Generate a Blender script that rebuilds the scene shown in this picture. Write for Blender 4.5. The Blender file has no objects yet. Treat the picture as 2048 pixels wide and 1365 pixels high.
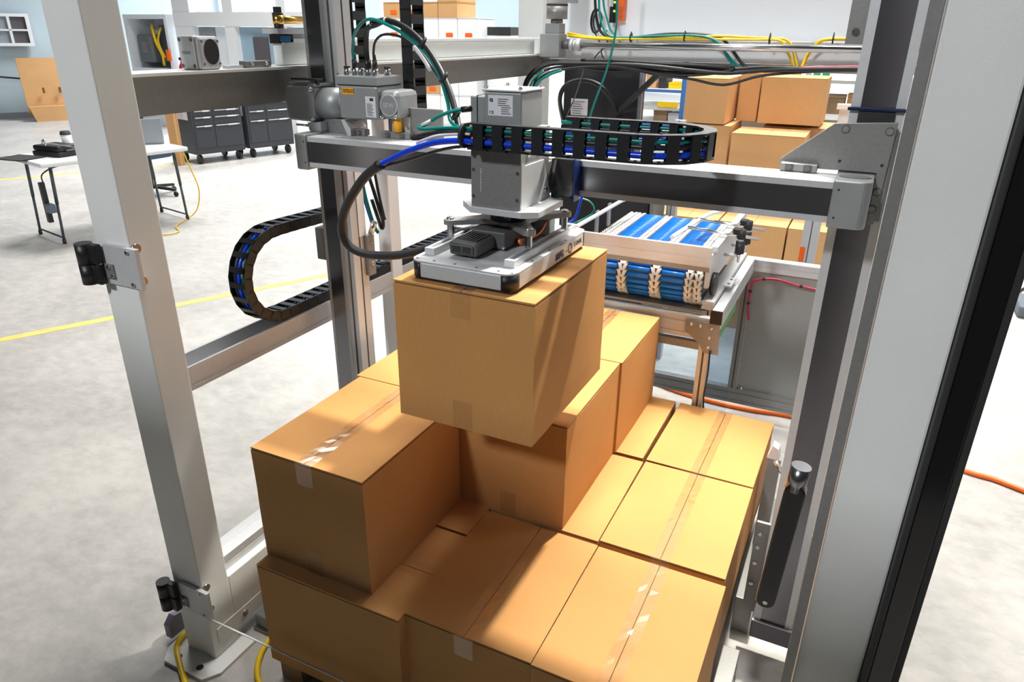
import bpy, bmesh, math, random
from mathutils import Vector, Matrix
random.seed(7)
S = bpy.context.scene
COL = S.collection
PI = math.pi

# ------------------------------------------------------------------ camera
cam_d = bpy.data.cameras.new('camera'); cam = bpy.data.objects.new('camera', cam_d); COL.objects.link(cam)
yaw, pitch, roll = 0.449633755, 0.409146415, 0.0106371894
f0 = Vector((-math.sin(yaw), math.cos(yaw), 0)); r0 = Vector((math.cos(yaw), math.sin(yaw), 0)); u0 = Vector((0, 0, 1))
fw = f0*math.cos(pitch) - u0*math.sin(pitch); up = u0*math.cos(pitch) + f0*math.sin(pitch)
rt = r0*math.cos(roll) + up*math.sin(roll); up = up*math.cos(roll) - r0*math.sin(roll)
m = Matrix((rt, up, -fw)).transposed().to_4x4(); m.translation = Vector((0.18565, -1.34255, 1.82095))
cam.matrix_world = m
cam_d.sensor_width = 36; cam_d.lens = 1422.556/2048*36; cam_d.clip_start = 0.02; cam_d.clip_end = 200
S.camera = cam

# ------------------------------------------------------------------ world, lamps, exposure
w = bpy.data.worlds.new('hall_light'); S.world = w; w.use_nodes = True
w.node_tree.nodes['Background'].inputs[0].default_value = (0.80, 0.89, 1.0, 1)
w.node_tree.nodes['Background'].inputs[1].default_value = 0.045

def area(name, loc, target, size, power, col=(1, 1, 1), sy=None):
    d = bpy.data.lights.new(name, 'AREA'); d.energy = power; d.color = col; d.size = size
    d.shape = 'RECTANGLE' if sy else 'SQUARE'
    if sy: d.size_y = sy
    o = bpy.data.objects.new(name, d); COL.objects.link(o); o.location = loc
    o.rotation_euler = (Vector(target)-Vector(loc)).to_track_quat('-Z', 'Y').to_euler()
    return o
sd = bpy.data.lights.new('machine_work_lamp', 'SPOT'); sd.energy = 1060; sd.color = (1, 0.95, 0.84); sd.spot_size = math.radians(37); sd.spot_blend = 0.7; sd.shadow_soft_size = 0.07
so = bpy.data.objects.new('machine_work_lamp', sd); COL.objects.link(so); so.location = (-0.06, 1.75, 3.8)
so.rotation_euler = (Vector((-0.36, 0.25, 0.5))-so.location).to_track_quat('-Z', 'Y').to_euler()
area('high_bay_or_fill', (-2.2, -8.0, 7.0), (-1.0, 0, 1.2), 0.8, 610, (0.97, 0.98, 1))
def reflector(o, deg): o.data.spread = math.radians(deg)
reflector(area('high_bay_or_fill', (-0.9, 2.0, 7.2), (-0.9, 2.0, 0), 2.0, 150, (1, 0.97, 0.92)), 80)  # fill light added over the machine to lift the shaded carton tops
reflector(area('high_bay_or_fill', (-7.2, 5.6, 7.5), (-7.2, 5.6, 0), 3.0, 460, (1, 0.98, 0.95)), 118)
reflector(area('high_bay_or_fill', (-11.0, 11.0, 7.5), (-11.0, 11.0, 0), 3.0, 850, (0.95, 0.98, 1)), 120)
reflector(area('high_bay_or_fill', (-3.0, 12.0, 7.5), (-4.0, 16.0, 1), 3.0, 2000, (0.97, 0.98, 1)), 150)
reflector(area('high_bay_or_fill', (0.5, 7.0, 7.5), (0, 6.0, 0), 2.5, 450, (1, 0.96, 0.90)), 105)
reflector(area('high_bay_or_fill', (4.0, 3.0, 7.0), (3.5, 3.0, 0), 2.0, 115, (1, 0.96, 0.90)), 110)
S.view_settings.view_transform = 'Standard'; S.view_settings.look = 'None'
S.view_settings.gamma = 1; S.view_settings.use_curve_mapping = False
S.view_settings.exposure = 0.0

# ------------------------------------------------------------------ materials
def mat(name, col, rough=0.5, metal=0.0, spec=0.5, noise=0.0, nscale=20, emit=None, coat=0.0, bump=0.0, bscale=200, stretch=None):
    M = bpy.data.materials.new(name); M.use_nodes = True; nt = M.node_tree; b = nt.nodes['Principled BSDF']
    b.inputs['Base Color'].default_value = (*col, 1); b.inputs['Roughness'].default_value = rough
    b.inputs['Metallic'].default_value = metal; b.inputs['Specular IOR Level'].default_value = spec
    if coat: b.inputs['Coat Weight'].default_value = coat; b.inputs['Coat Roughness'].default_value = 0.15
    if emit: b.inputs['Emission Color'].default_value = (*emit[0], 1); b.inputs['Emission Strength'].default_value = emit[1]
    if noise or bump:
        tc = nt.nodes.new('ShaderNodeTexCoord'); mp = nt.nodes.new('ShaderNodeMapping'); nt.links.new(tc.outputs['Object'], mp.inputs[0])
        if stretch: mp.inputs['Scale'].default_value = stretch
    if noise:
        n = nt.nodes.new('ShaderNodeTexNoise'); n.inputs['Scale'].default_value = nscale; n.inputs['Detail'].default_value = 4
        nt.links.new(mp.outputs[0], n.inputs[0])
        r = nt.nodes.new('ShaderNodeMapRange'); r.inputs[1].default_value = 0.3; r.inputs[2].default_value = 0.7
        r.inputs[3].default_value = 1-noise; r.inputs[4].default_value = 1+noise; nt.links.new(n.outputs[0], r.inputs[0])
        x = nt.nodes.new('ShaderNodeVectorMath'); x.operation = 'SCALE'; x.inputs[0].default_value = col
        nt.links.new(r.outputs[0], x.inputs['Scale']); nt.links.new(x.outputs[0], b.inputs['Base Color'])
    if bump:
        n = nt.nodes.new('ShaderNodeTexNoise'); n.inputs['Scale'].default_value = bscale; nt.links.new(mp.outputs[0], n.inputs[0])
        bp = nt.nodes.new('ShaderNodeBump'); bp.inputs['Strength'].default_value = bump; bp.inputs['Distance'].default_value = 0.002
        nt.links.new(n.outputs[0], bp.inputs['Height']); nt.links.new(bp.outputs[0], b.inputs['Normal'])
    return M

def cardboard(name, col):
    M = bpy.data.materials.new(name); M.use_nodes = True; nt = M.node_tree; b = nt.nodes['Principled BSDF']; L = nt.links.new
    b.inputs['Roughness'].default_value = 0.72; b.inputs['Specular IOR Level'].default_value = 0.25
    tc = nt.nodes.new('ShaderNodeTexCoord')
    mp = nt.nodes.new('ShaderNodeMapping'); mp.inputs['Scale'].default_value = (1, 1, 0.12); L(tc.outputs['Object'], mp.inputs[0])
    n = nt.nodes.new('ShaderNodeTexNoise'); n.inputs['Scale'].default_value = 420; n.inputs['Detail'].default_value = 2; L(mp.outputs[0], n.inputs[0])
    n2 = nt.nodes.new('ShaderNodeTexNoise'); n2.inputs['Scale'].default_value = 3.5; n2.inputs['Detail'].default_value = 5; L(tc.outputs['Object'], n2.inputs[0])
    a = nt.nodes.new('ShaderNodeMath'); a.operation = 'ADD'; L(n.outputs[0], a.inputs[0]); L(n2.outputs[0], a.inputs[1])
    r = nt.nodes.new('ShaderNodeMapRange'); r.inputs[1].default_value = 0.6; r.inputs[2].default_value = 1.4; r.inputs[3].default_value = 0.90; r.inputs[4].default_value = 1.09
    L(a.outputs[0], r.inputs[0]); x = nt.nodes.new('ShaderNodeVectorMath'); x.operation = 'SCALE'; x.inputs[0].default_value = col
    L(r.outputs[0], x.inputs['Scale']); L(x.outputs[0], b.inputs['Base Color'])
    bp = nt.nodes.new('ShaderNodeBump'); bp.inputs['Strength'].default_value = 0.12; bp.inputs['Distance'].default_value = 0.001
    L(n.outputs[0], bp.inputs['Height']); L(bp.outputs[0], b.inputs['Normal'])
    return M

def clear(name, tint=(0.96, 0.98, 0.98), gloss=0.06, rough=0.02):
    M = bpy.data.materials.new(name); M.use_nodes = True; nt = M.node_tree; nt.nodes.clear()
    o = nt.nodes.new('ShaderNodeOutputMaterial'); mx = nt.nodes.new('ShaderNodeMixShader'); t = nt.nodes.new('ShaderNodeBsdfTransparent')
    g = nt.nodes.new('ShaderNodeBsdfGlossy'); fr = nt.nodes.new('ShaderNodeFresnel'); fr.inputs[0].default_value = 1.35
    t.inputs[0].default_value = (*tint, 1); g.inputs['Roughness'].default_value = rough; g.inputs[0].default_value = (1, 1, 1, 1)
    mu = nt.nodes.new('ShaderNodeMath'); mu.operation = 'MULTIPLY'; mu.inputs[1].default_value = gloss/0.06
    ge = nt.nodes.new('ShaderNodeNewGeometry'); iv = nt.nodes.new('ShaderNodeMath'); iv.operation = 'SUBTRACT'; iv.inputs[0].default_value = 1.0
    m2 = nt.nodes.new('ShaderNodeMath'); m2.operation = 'MULTIPLY'
    nt.links.new(ge.outputs['Backfacing'], iv.inputs[1]); nt.links.new(fr.outputs[0], mu.inputs[0]); nt.links.new(mu.outputs[0], m2.inputs[0]); nt.links.new(iv.outputs[0], m2.inputs[1]); nt.links.new(m2.outputs[0], mx.inputs[0])
    nt.links.new(t.outputs[0], mx.inputs[1]); nt.links.new(g.outputs[0], mx.inputs[2]); nt.links.new(mx.outputs[0], o.inputs[0])
    return M

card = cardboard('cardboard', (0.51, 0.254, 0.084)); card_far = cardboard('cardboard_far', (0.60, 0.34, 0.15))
card_edge = mat('cardboard_cut_edge', (0.16, 0.085, 0.035), 0.9)
tape = clear('clear_tape', (0.92, 0.88, 0.86), 0.06, 0.2)
tape_lit = clear('clear_tape_lit', (0.975, 0.965, 0.96), 0.20, 0.12)  # same tape, lit look of the carton tops put into a lighter tint
alu = mat('brushed_aluminium', (0.56, 0.56, 0.57), 0.42, 0.75, noise=0.05, nscale=90, stretch=(1, 1, 8))
alu_l = mat('bright_anodised', (0.60, 0.61, 0.63), 0.48, 0.35, noise=0.03, nscale=60)
alu_m = mat('milled_plate', (0.27, 0.27, 0.265), 0.42, 0.45, noise=0.06, nscale=120)
cast = mat('cast_grey_paint', (0.33, 0.345, 0.35), 0.42, 0.35, noise=0.05, nscale=30, bump=0.15, bscale=500)
steel = mat('polished_steel', (0.72, 0.72, 0.72), 0.2, 1.0)
cover2 = mat('dark_cover_band', (0.17, 0.165, 0.185), 0.26, 0.95, noise=0.05, nscale=5)
cover = mat('steel_cover_band', (0.29, 0.29, 0.31), 0.24, 0.95, noise=0.05, nscale=5)
groove = mat('dark_grey_and_slot_shade', (0.14, 0.13, 0.13), 0.6, 0.3)  # plain dark grey parts, and shade painted into slots and recesses
white = mat('pale_grey_paint', (0.74, 0.76, 0.745), 0.45, noise=0.02, nscale=8, bump=0.2, bscale=700)
whitep = mat('white_paint', (0.82, 0.84, 0.86), 0.4)
panelg = mat('cool_grey_panel', (0.78, 0.82, 0.87), 0.5, noise=0.04, nscale=2)
blk = mat('black_plastic', (0.012, 0.012, 0.014), 0.42, bump=0.1, bscale=400)
blkm = mat('black_matt', (0.02, 0.02, 0.022), 0.6)
blkg = mat('black_gloss', (0.006, 0.006, 0.007), 0.12, coat=0.5)
chainm = mat('chain_plastic', (0.009, 0.0095, 0.011), 0.42, bump=0.2, bscale=300)
braid = mat('braided_sleeve', (0.012, 0.013, 0.018), 0.32, bump=0.8, bscale=900)
dgrey = mat('dark_grey_plastic', (0.085, 0.085, 0.085), 0.5, bump=0.15, bscale=600)
teal = mat('teal_cable', (0.0, 0.22, 0.19), 0.32)
blue = mat('blue_hose', (0.005, 0.05, 0.62), 0.25)
yel = mat('yellow_cable', (0.80, 0.53, 0.0), 0.35)
org = mat('orange_cable', (0.95, 0.16, 0.01), 0.4)
red = mat('red_cable', (0.45, 0.02, 0.07), 0.35)
rollb = mat('blue_roller', (0.003, 0.16, 0.62), 0.3, noise=0.05, nscale=40)
rollw = mat('white_belt_link', (0.72, 0.70, 0.66), 0.5)
brass = mat('brass', (0.70, 0.42, 0.10), 0.28, 1.0)
paper = mat('paper_label', (0.74, 0.74, 0.77), 0.5)
ink = mat('label_ink', (0.03, 0.03, 0.035), 0.6)
navy = mat('navy_print', (0.01, 0.05, 0.17), 0.5)
warn = mat('amber_warning_label', (0.95, 0.42, 0.01), 0.5)
copper = mat('copper_tube', (0.75, 0.22, 0.10), 0.3, 0.6)
led = mat('green_led', (0.1, 0.8, 0.05), 0.4, emit=((0.25, 1, 0.05), 3))
orangep = mat('orange_plastic', (0.90, 0.13, 0.01), 0.45)
green = mat('green_plastic', (0.02, 0.32, 0.16), 0.4)
chest = mat('dark_chest_paint', (0.035, 0.04, 0.05), 0.45)
shelfb = mat('blue_rack_paint', (0.05, 0.16, 0.45), 0.5)
violet = mat('violet_grey_plastic', (0.13, 0.12, 0.17), 0.4)
pane_m = clear('clear_polycarbonate', (0.97, 0.975, 0.975), 0.012, 0.01)
pane_g = clear('clear_side_pane', (0.82, 0.90, 0.97), 0.06, 0.05)

# ------------------------------------------------------------------ helpers
def empty(name, loc=(0, 0, 0), rz=0, parent=None):
    o = bpy.data.objects.new(name, None); COL.objects.link(o); o.empty_display_size = 0.1
    o.location = loc; o.rotation_euler = (0, 0, rz)
    if parent: o.parent = parent
    return o
def tag(o, label=None, cat=None, group=None, kind=None):
    if label: o['label'] = label
    if cat: o['category'] = cat
    if group: o['group'] = group
    if kind: o['kind'] = kind
    return o
def thing(name, label, cat, loc=(0, 0, 0), rz=0, group=None):
    return tag(empty(name, loc, rz), label, cat, group)
def mworld(o):
    M = Matrix.LocRotScale(o.location, o.rotation_euler, None)
    return mworld(o.parent) @ M if o.parent else M

class MB:
    """collects shapes, links them as ONE mesh object"""
    def __init__(s, T=None): s.bm = bmesh.new(); s.T = T or Matrix.Identity(4); s.slots = []
    def _add(s, verts, faces, smooth=False):
        vs = [s.bm.verts.new(s.T @ Vector(v)) for v in verts]
        for f in faces:
            try:
                fc = s.bm.faces.new([vs[i] for i in f]); fc.smooth = smooth
            except ValueError: pass
        return vs
    def box(s, x0, x1, y0, y1, z0, z1, bev=0):
        v = [(x, y, z) for x in (x0, x1) for y in (y0, y1) for z in (z0, z1)]
        vs = s._add(v, [(0, 1, 3, 2), (4, 6, 7, 5), (0, 4, 5, 1), (2, 3, 7, 6), (0, 2, 6, 4), (1, 5, 7, 3)])
        if bev:
            es = list({e for q in vs for e in q.link_edges})
            bmesh.ops.bevel(s.bm, geom=es, offset=bev, segments=2, affect='EDGES', profile=0.5)
        return s
    def bar(s, a, b, wx, wz, upv=(0, 0, 1)):
        a, b = Vector(a), Vector(b); d = (b-a).normalized(); sd = d.cross(Vector(upv)).normalized(); u = sd.cross(d)
        v = [p + sd*i*wx/2 + u*j*wz/2 for p in (a, b) for (i, j) in ((-1, -1), (1, -1), (1, 1), (-1, 1))]
        s._add(v, [(0, 1, 2, 3), (7, 6, 5, 4), (0, 4, 5, 1), (1, 5, 6, 2), (2, 6, 7, 3), (3, 7, 4, 0)]); return s
    def cyl(s, a, b, r, seg=16, r2=None, smooth=True):
        a, b = Vector(a), Vector(b); r2 = r if r2 is None else r2; d = (b-a).normalized()
        t = Vector((0, 0, 1)) if abs(d.z) < 0.9 else Vector((1, 0, 0)); p = d.cross(t).normalized(); q = d.cross(p)
        vs = []
        for c, rr in ((a, r), (b, r2)):
            vs += [c + (p*math.cos(2*PI*i/seg) + q*math.sin(2*PI*i/seg))*rr for i in range(seg)]
        o = s._add(vs, [(i, (i+1) % seg, seg+(i+1) % seg, seg+i) for i in range(seg)], smooth)
        for f in (o[:seg][::-1], o[seg:]):
            try: s.bm.faces.new(f)
            except ValueError: pass
        return s
    def tube(s, pts, r, seg=8, sub=4, ends=True):
        P = [Vector(p) for p in pts]
        if sub > 1 and len(P) > 2:
            Q = []
            for i in range(len(P)-1):
                p0 = P[max(i-1, 0)]; p1 = P[i]; p2 = P[i+1]; p3 = P[min(i+2, len(P)-1)]
                for k in range(sub):
                    t = k/sub
                    Q.append(0.5*((2*p1) + (p2-p0)*t + (2*p0-5*p1+4*p2-p3)*t*t + (3*p1-p0-3*p2+p3)*t**3))
            Q.append(P[-1]); P = Q
        n = len(P); vs = []; pr = None
        for i in range(n):
            d = (P[min(i+1, n-1)]-P[max(i-1, 0)])
            d = d.normalized() if d.length > 1e-9 else Vector((1, 0, 0))
            if pr is None:
                t = Vector((0, 0, 1)) if abs(d.z) < 0.9 else Vector((1, 0, 0)); pr = d.cross(t).normalized()
            else:
                pr = (pr - d*pr.dot(d)); pr = pr.normalized() if pr.length > 1e-6 else d.orthogonal().normalized()
            q = d.cross(pr)
            vs += [P[i] + (pr*math.cos(2*PI*k/seg) + q*math.sin(2*PI*k/seg))*r for k in range(seg)]
        f = [(i*seg+k, i*seg+(k+1) % seg, (i+1)*seg+(k+1) % seg, (i+1)*seg+k) for i in range(n-1) for k in range(seg)]
        o = s._add(vs, f, True)
        if ends:
            for ff in (o[:seg][::-1], o[-seg:]):
                try: s.bm.faces.new(ff)
                except ValueError: pass
        return s
    def prism(s, poly, axis, a, b, bev=0, smooth=False):
        def mk(p, t):
            if axis == 'x': return (t, p[0], p[1])
            if axis == 'y': return (p[0], t, p[1])
            return (p[0], p[1], t)
        n = len(poly); v = [mk(p, a) for p in poly] + [mk(p, b) for p in poly]
        vs = s._add(v, [tuple(range(n))[::-1], tuple(range(n, 2*n))])
        for i in range(n):
            try: f = s.bm.faces.new([vs[i], vs[(i+1) % n], vs[n+(i+1) % n], vs[n+i]]); f.smooth = smooth
            except ValueError: pass
        return s
    def bolt(s, c, n, r=0.006, h=0.004):
        c, n = Vector(c), Vector(n).normalized(); s.cyl(c, c+n*h, r, 12); s.cyl(c+n*h, c+n*h*1.4, r*0.6, 6, smooth=False); return s
    def sphere(s, c, r, sc=(1, 1, 1), seg=12):
        ret = bmesh.ops.create_uvsphere(s.bm, u_segments=seg, v_segments=seg//2+2, radius=r)
        for v in ret['verts']: v.co = s.T @ (Vector((v.co.x*sc[0], v.co.y*sc[1], v.co.z*sc[2])) + Vector(c))
        for f in {f for v in ret['verts'] for f in v.link_faces}: f.smooth = True
        return s
    def lathe(s, c, prof, seg=20):
        n = len(prof); vs = []
        for r, z in prof: vs += [(c[0]+r*math.cos(2*PI*k/seg), c[1]+r*math.sin(2*PI*k/seg), c[2]+z) for k in range(seg)]
        o = s._add(vs, [(i*seg+k, i*seg+(k+1) % seg, (i+1)*seg+(k+1) % seg, (i+1)*seg+k) for i in range(n-1) for k in range(seg)], True)
        for ff in (o[:seg][::-1], o[-seg:]):
            try: s.bm.faces.new(ff)
            except ValueError: pass
        return s
    def build(s, name, m, parent=None, bevel=0, local=False):
        bmesh.ops.recalc_face_normals(s.bm, faces=s.bm.faces)
        me = bpy.data.meshes.new(name)
        o = bpy.data.objects.new(name, me); COL.objects.link(o)
        if parent:
            o.parent = parent
            if not local: s.bm.transform(mworld(parent).inverted())
        s.bm.to_mesh(me); s.bm.free(); me.materials.append(m)
        for q in s.slots: MB().box(*q).build('slot', groove, parent)  # dark strip in each groove stands for the shade inside it
        if bevel:
            bv = o.modifiers.new('edge', 'BEVEL'); bv.width = bevel; bv.segments = 2; bv.limit_method = 'ANGLE'
        return o
def text(body, m, parent, origin, right, upv, size, name='lettering', ext=0.0004, align='LEFT', bold=0.0, shear=0.0):
    c = bpy.data.curves.new('t', 'FONT'); c.body = body; c.size = size; c.extrude = ext; c.align_x = align; c.offset = bold; c.shear = shear
    t = bpy.data.objects.new('t', c); COL.objects.link(t)
    dg = bpy.context.evaluated_depsgraph_get(); me = bpy.data.meshes.new_from_object(t.evaluated_get(dg)); bpy.data.objects.remove(t)
    r, u = Vector(right).normalized(), Vector(upv).normalized(); n = r.cross(u)
    M = Matrix((r, u, n)).transposed().to_4x4(); M.translation = Vector(origin)
    o = bpy.data.objects.new(name, me); COL.objects.link(o); me.materials.clear(); me.materials.append(m)
    if parent: o.parent = parent; me.transform(mworld(parent).inverted() @ M)
    else: me.transform(M)
    return o
def copy_tree(o, parent=None):
    c = o.copy(); COL.objects.link(c)
    if parent: c.parent = parent
    for ch in [k for k in bpy.data.objects if k.parent == o]: copy_tree(ch, c)
    return c
def slotted(mb, x0, x1, y0, y1, z0, z1, axis, faces=('x1',), n=1, d=0.006, g=0.008):
    """aluminium profile: box with raised ribs leaving recessed slots on the given faces"""
    if axis == 'y':
        mb.box(x0+d, x1-d, y0+0.001, y1-0.001, z0+d, z1-d)
        h = z1-z0; cell = h/n
        for k in range(n):
            for zz in ((z0+k*cell, z0+k*cell+cell/2-g/2), (z0+k*cell+cell/2+g/2, z0+(k+1)*cell)):
                mb.box(x0, x1, y0, y1, *zz)
        for k in range(n): zc_ = z0+(k+0.5)*cell; mb.slots.append((x1-d-0.0006, x1-d+0.0012, y0+0.001, y1-0.001, zc_-g/2+0.0004, zc_+g/2-0.0004))
        for (a, b) in ((x0+d*0.5, (x0+x1)/2-g/2), ((x0+x1)/2+g/2, x1-d*0.5)): mb.box(a, b, y0+0.0005, y1-0.0005, z0-0.0004, z1+0.0004)
    elif axis == 'x':
        mb.box(x0+0.001, x1-0.001, y0+d, y1-d, z0+d, z1-d)
        h = z1-z0; cell = h/n
        for k in range(n):
            for zz in ((z0+k*cell, z0+k*cell+cell/2-g/2), (z0+k*cell+cell/2+g/2, z0+(k+1)*cell)):
                mb.box(x0, x1, y0, y1, *zz)
        for k in range(n): zc_ = z0+(k+0.5)*cell; mb.slots.append((x0+0.001, x1-0.001, y0+d-0.0012, y0+d+0.0006, zc_-g/2+0.0004, zc_+g/2-0.0004))
        for (a, b) in ((y0+d*0.5, (y0+y1)/2-g/2), ((y0+y1)/2+g/2, y1-d*0.5)): mb.box(x0+0.0005, x1-0.0005, a, b, z0-0.0004, z1+0.0004)
    else:
        mb.box(x0+d, x1-d, y0+d, y1-d, z0+0.001, z1-0.001)
        cx, cy = (x0+x1)/2, (y0+y1)/2
        mb.slots.append((x1-d-0.0006, x1-d+0.0012, cy-g/2+0.0004, cy+g/2-0.0004, z0+0.001, z1-0.001)); mb.slots.append((cx-g/2+0.0004, cx+g/2-0.0004, y0+d-0.0012, y0+d+0.0006, z0+0.001, z1-0.001))
        for (a, b) in ((x0, cx-g/2), (cx+g/2, x1)):
            for (c, e) in ((y0, cy-g/2), (cy+g/2, y1)): mb.box(a, b, c, e, z0, z1)
    return mb

# ------------------------------------------------------------------ setting: floor, walls
def floor_material():
    M = bpy.data.materials.new('polished_concrete'); M.use_nodes = True; nt = M.node_tree; b = nt.nodes['Principled BSDF']; L = nt.links.new
    tc = nt.nodes.new('ShaderNodeTexCoord')
    n1 = nt.nodes.new('ShaderNodeTexNoise'); n1.inputs['Scale'].default_value = 0.9; n1.inputs['Detail'].default_value = 6; n1.inputs['Roughness'].default_value = 0.6
    n2 = nt.nodes.new('ShaderNodeTexNoise'); n2.inputs['Scale'].default_value = 9; n2.inputs['Detail'].default_value = 8; n2.inputs['Roughness'].default_value = 0.7
    mp = nt.nodes.new('ShaderNodeMapping'); mp.inputs['Scale'].default_value = (1, 1.6, 1); mp.inputs['Rotation'].default_value = (0, 0, 1.1)
    L(tc.outputs['Object'], n1.inputs[0]); L(tc.outputs['Object'], mp.inputs[0]); L(mp.outputs[0], n2.inputs[0])
    a = nt.nodes.new('ShaderNodeMath'); a.operation = 'ADD'; L(n1.outputs[0], a.inputs[0]); L(n2.outputs[0], a.inputs[1])
    cr = nt.nodes.new('ShaderNodeValToRGB'); e = cr.color_ramp.elements
    e[0].position = 0.36; e[0].color = (0.34, 0.332, 0.315, 1); e[1].position = 0.60; e[1].color = (0.53, 0.51, 0.485, 1)
    h = nt.nodes.new('ShaderNodeMath'); h.operation = 'MULTIPLY'; h.inputs[1].default_value = 0.5; L(a.outputs[0], h.inputs[0]); L(h.outputs[0], cr.inputs[0])
    L(cr.outputs[0], b.inputs['Base Color'])
    r = nt.nodes.new('ShaderNodeMapRange'); r.inputs[3].default_value = 0.28; r.inputs[4].default_value = 0.5; L(n2.outputs[0], r.inputs[0]); L(r.outputs[0], b.inputs['Roughness'])
    b.inputs['Specular IOR Level'].default_value = 0.35
    return M
fl = MB().box(-40, 30, -14, 40, -0.1, 0).build('floor', floor_material()); tag(fl, kind='structure')
wallm = mat('wall_pale_blue', (0.47, 0.57, 0.62), 0.6, noise=0.02, nscale=1)
wallw = mat('wall_white', (0.80, 0.84, 0.88), 0.6, noise=0.02, nscale=1)
a45 = math.atan2(0.893, 0.45)
def wall(name, p, ang, length, h, m, th=0.2):
    T = Matrix.Translation(p) @ Matrix.Rotation(ang, 4, 'Z')
    o = MB(T).box(-length/2, length/2, 0, th, 0, h).build(name, m); return tag(o, kind='structure')
wall('wall_left', (-16.8, 8.23, 0), a45, 50, 8.5, wallm)
wall('wall_back', (-4.5, 22.5, 0), math.atan2(-0.45, 0.893), 60, 8.5, wallw)
blocker_mat = mat('light_blocker_dark', (0.05, 0.05, 0.05), 0.7, noise=0.05, nscale=2)
tag(MB().box(-7, 6, -2.45, -2.3, 0, 2.58).build('front_light_blocker', blocker_mat), kind='structure')  # unseen screen added behind the camera to shade the machine's lower front
tag(MB(Matrix.Translation((-16.73, 8.4, 0)) @ Matrix.Rotation(a45, 4, 'Z')).box(-22, 25, -0.03, 0, 0, 0.12).build('baseboard_left', mat('baseboard_grey', (0.24, 0.27, 0.29), 0.6)), kind='structure')
linem = mat('floor_line_yellow', (0.78, 0.62, 0.16), 0.5, noise=0.15, nscale=12)
def line(a, b, wd, label):
    a, b = Vector(a), Vector(b)
    o = MB().bar(a+Vector((0, 0, 0.001)), b+Vector((0, 0, 0.001)), wd, 0.002).build('floor_line', linem); return tag(o, label, 'floor marking')
line((-4.95, 0.10, 0), (-2.3, 5.55, 0), 0.075, 'yellow painted line on the concrete crossing behind the near white post')
line((-10.6, 2.75, 0), (-8.6, 6.5, 0), 0.09, 'faint far yellow floor line passing behind the folding table')

# ------------------------------------------------------------------ cartons
W, Lg, H = 0.362, 0.471, 0.354
def carton_proto(w, l, h, seed=1, tape_on=True, edge=True, m=None):
    m = m or card; rnd = random.Random(seed)
    root = empty('carton')
    b = MB(); jit = lambda: rnd.uniform(-0.0015, 0.0015)
    n = 4; bm = b.bm
    b.box(-w/2, w/2, -l/2, l/2, 0, h-0.008)
    bmesh.ops.subdivide_edges(bm, edges=bm.edges[:], cuts=5, use_grid_fill=True)
    for v in bm.verts:
        c = v.co; fx = 1-(2*c.x/w)**2; fy = 1-(2*c.y/l)**2; fz = 1-(2*c.z/h-1)**2
        if abs(abs(c.x)-w/2) < 1e-5: c.x += math.copysign(0.0035*fy*fz, c.x)
        if abs(abs(c.y)-l/2) < 1e-5: c.y += math.copysign(0.0035*fx*fz, c.y)
        c.x += jit()*0.4; c.y += jit()*0.4
    body = b.build('body', m, root)
    MB().box(-w/2+0.003, w/2-0.003, -l/2+0.002, l/2-0.002, h-0.008, h-0.0045).build('inner_flap', card_edge, root)
    for s in (-1, 1):
        f = MB(); x0, x1 = (0.0012, w/2) if s > 0 else (-w/2, -0.0012)
        f.box(x0, x1, -l/2, l/2, h-0.0045, h)
        bmesh.ops.subdivide_edges(f.bm, edges=f.bm.edges[:], cuts=3, use_grid_fill=True)
        for v in f.bm.verts:
            if abs(v.co.x) < w/2-0.02: v.co.z -= 0.0012*(1-abs(v.co.y)*2/l)*rnd.uniform(0.2, 1)
        f.build('top_flap', m, root)
    if tape_on:
        xs = (-0.026, -0.009, 0.004, 0.026)
        def strip(name, sec, tm):
            t = MB(); vs = [(x, y, z+(rnd.uniform(0, 0.0011) if wob else 0)) for (y, z, wob) in sec for x in xs]
            t._add(vs, [(i*4+j, i*4+j+1, i*4+j+5, i*4+j+4) for i in range(len(sec)-1) for j in range(3)], False); t.build(name, tm, root)
        k = 22; e_ = l/2+0.0045
        strip('tape', [(-e_, h-0.066, 0), (-e_, h+0.0006, 0)] + [(-l/2+l*i/k, h+0.0006, 0 < i < k) for i in range(k+1)] + [(e_, h+0.0006, 0), (e_, h-0.066, 0)], tape_lit)
        strip('lower_tape', [(-e_, 0.078, 0), (-e_, -0.0003, 0), (e_, -0.0003, 0), (e_, 0.078, 0)], tape)
    return root
protos = [carton_proto(W, Lg, H, s) for s in (1, 2, 3)]
used = set()
def carton(i, x, y, z, rz, label, group, dx=0, rot90=False):
    """x, y = the carton's left front bottom corner"""
    p = protos[i]
    if i in used: p = copy_tree(p)
    used.add(i)
    w, l = (Lg, W) if rot90 else (W, Lg)
    p.location = (x+w/2, y+l/2, z); p.rotation_euler = (0, 0, rz + (PI/2 if rot90 else 0))
    return tag(p, label, 'box', group)
g1, g2 = 'cartons of the bottom layer on the pallet', 'cartons of the second layer'
Z1 = 0.10
carton(0, -1.133, -0.235, Z1, 0.004, 'brown carton lying crosswise at the near left corner of the bottom layer', g1, rot90=True)
carton(1, -0.668, -0.204, Z1, 0.0, 'half shaded brown taped carton, middle of the front row of the bottom layer', g1)
carton(2, -0.303, -0.208, Z1, -0.004, 'brown carton with shining tape, nearest to the right-hand column', g1)
carton(1, -1.140, 0.139, Z1, -0.004, 'bottom layer carton mostly hidden under the left upper cartons', g1, rot90=True)
carton(0, -1.136, 0.512, Z1, 0.0, 'bottom layer carton hidden at the far left of the pallet', g1, rot90=True)
carton(0, -0.675, 0.283, Z1, 0.003, 'bottom layer carton carrying the single upper carton in the pallet centre', g1)
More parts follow.
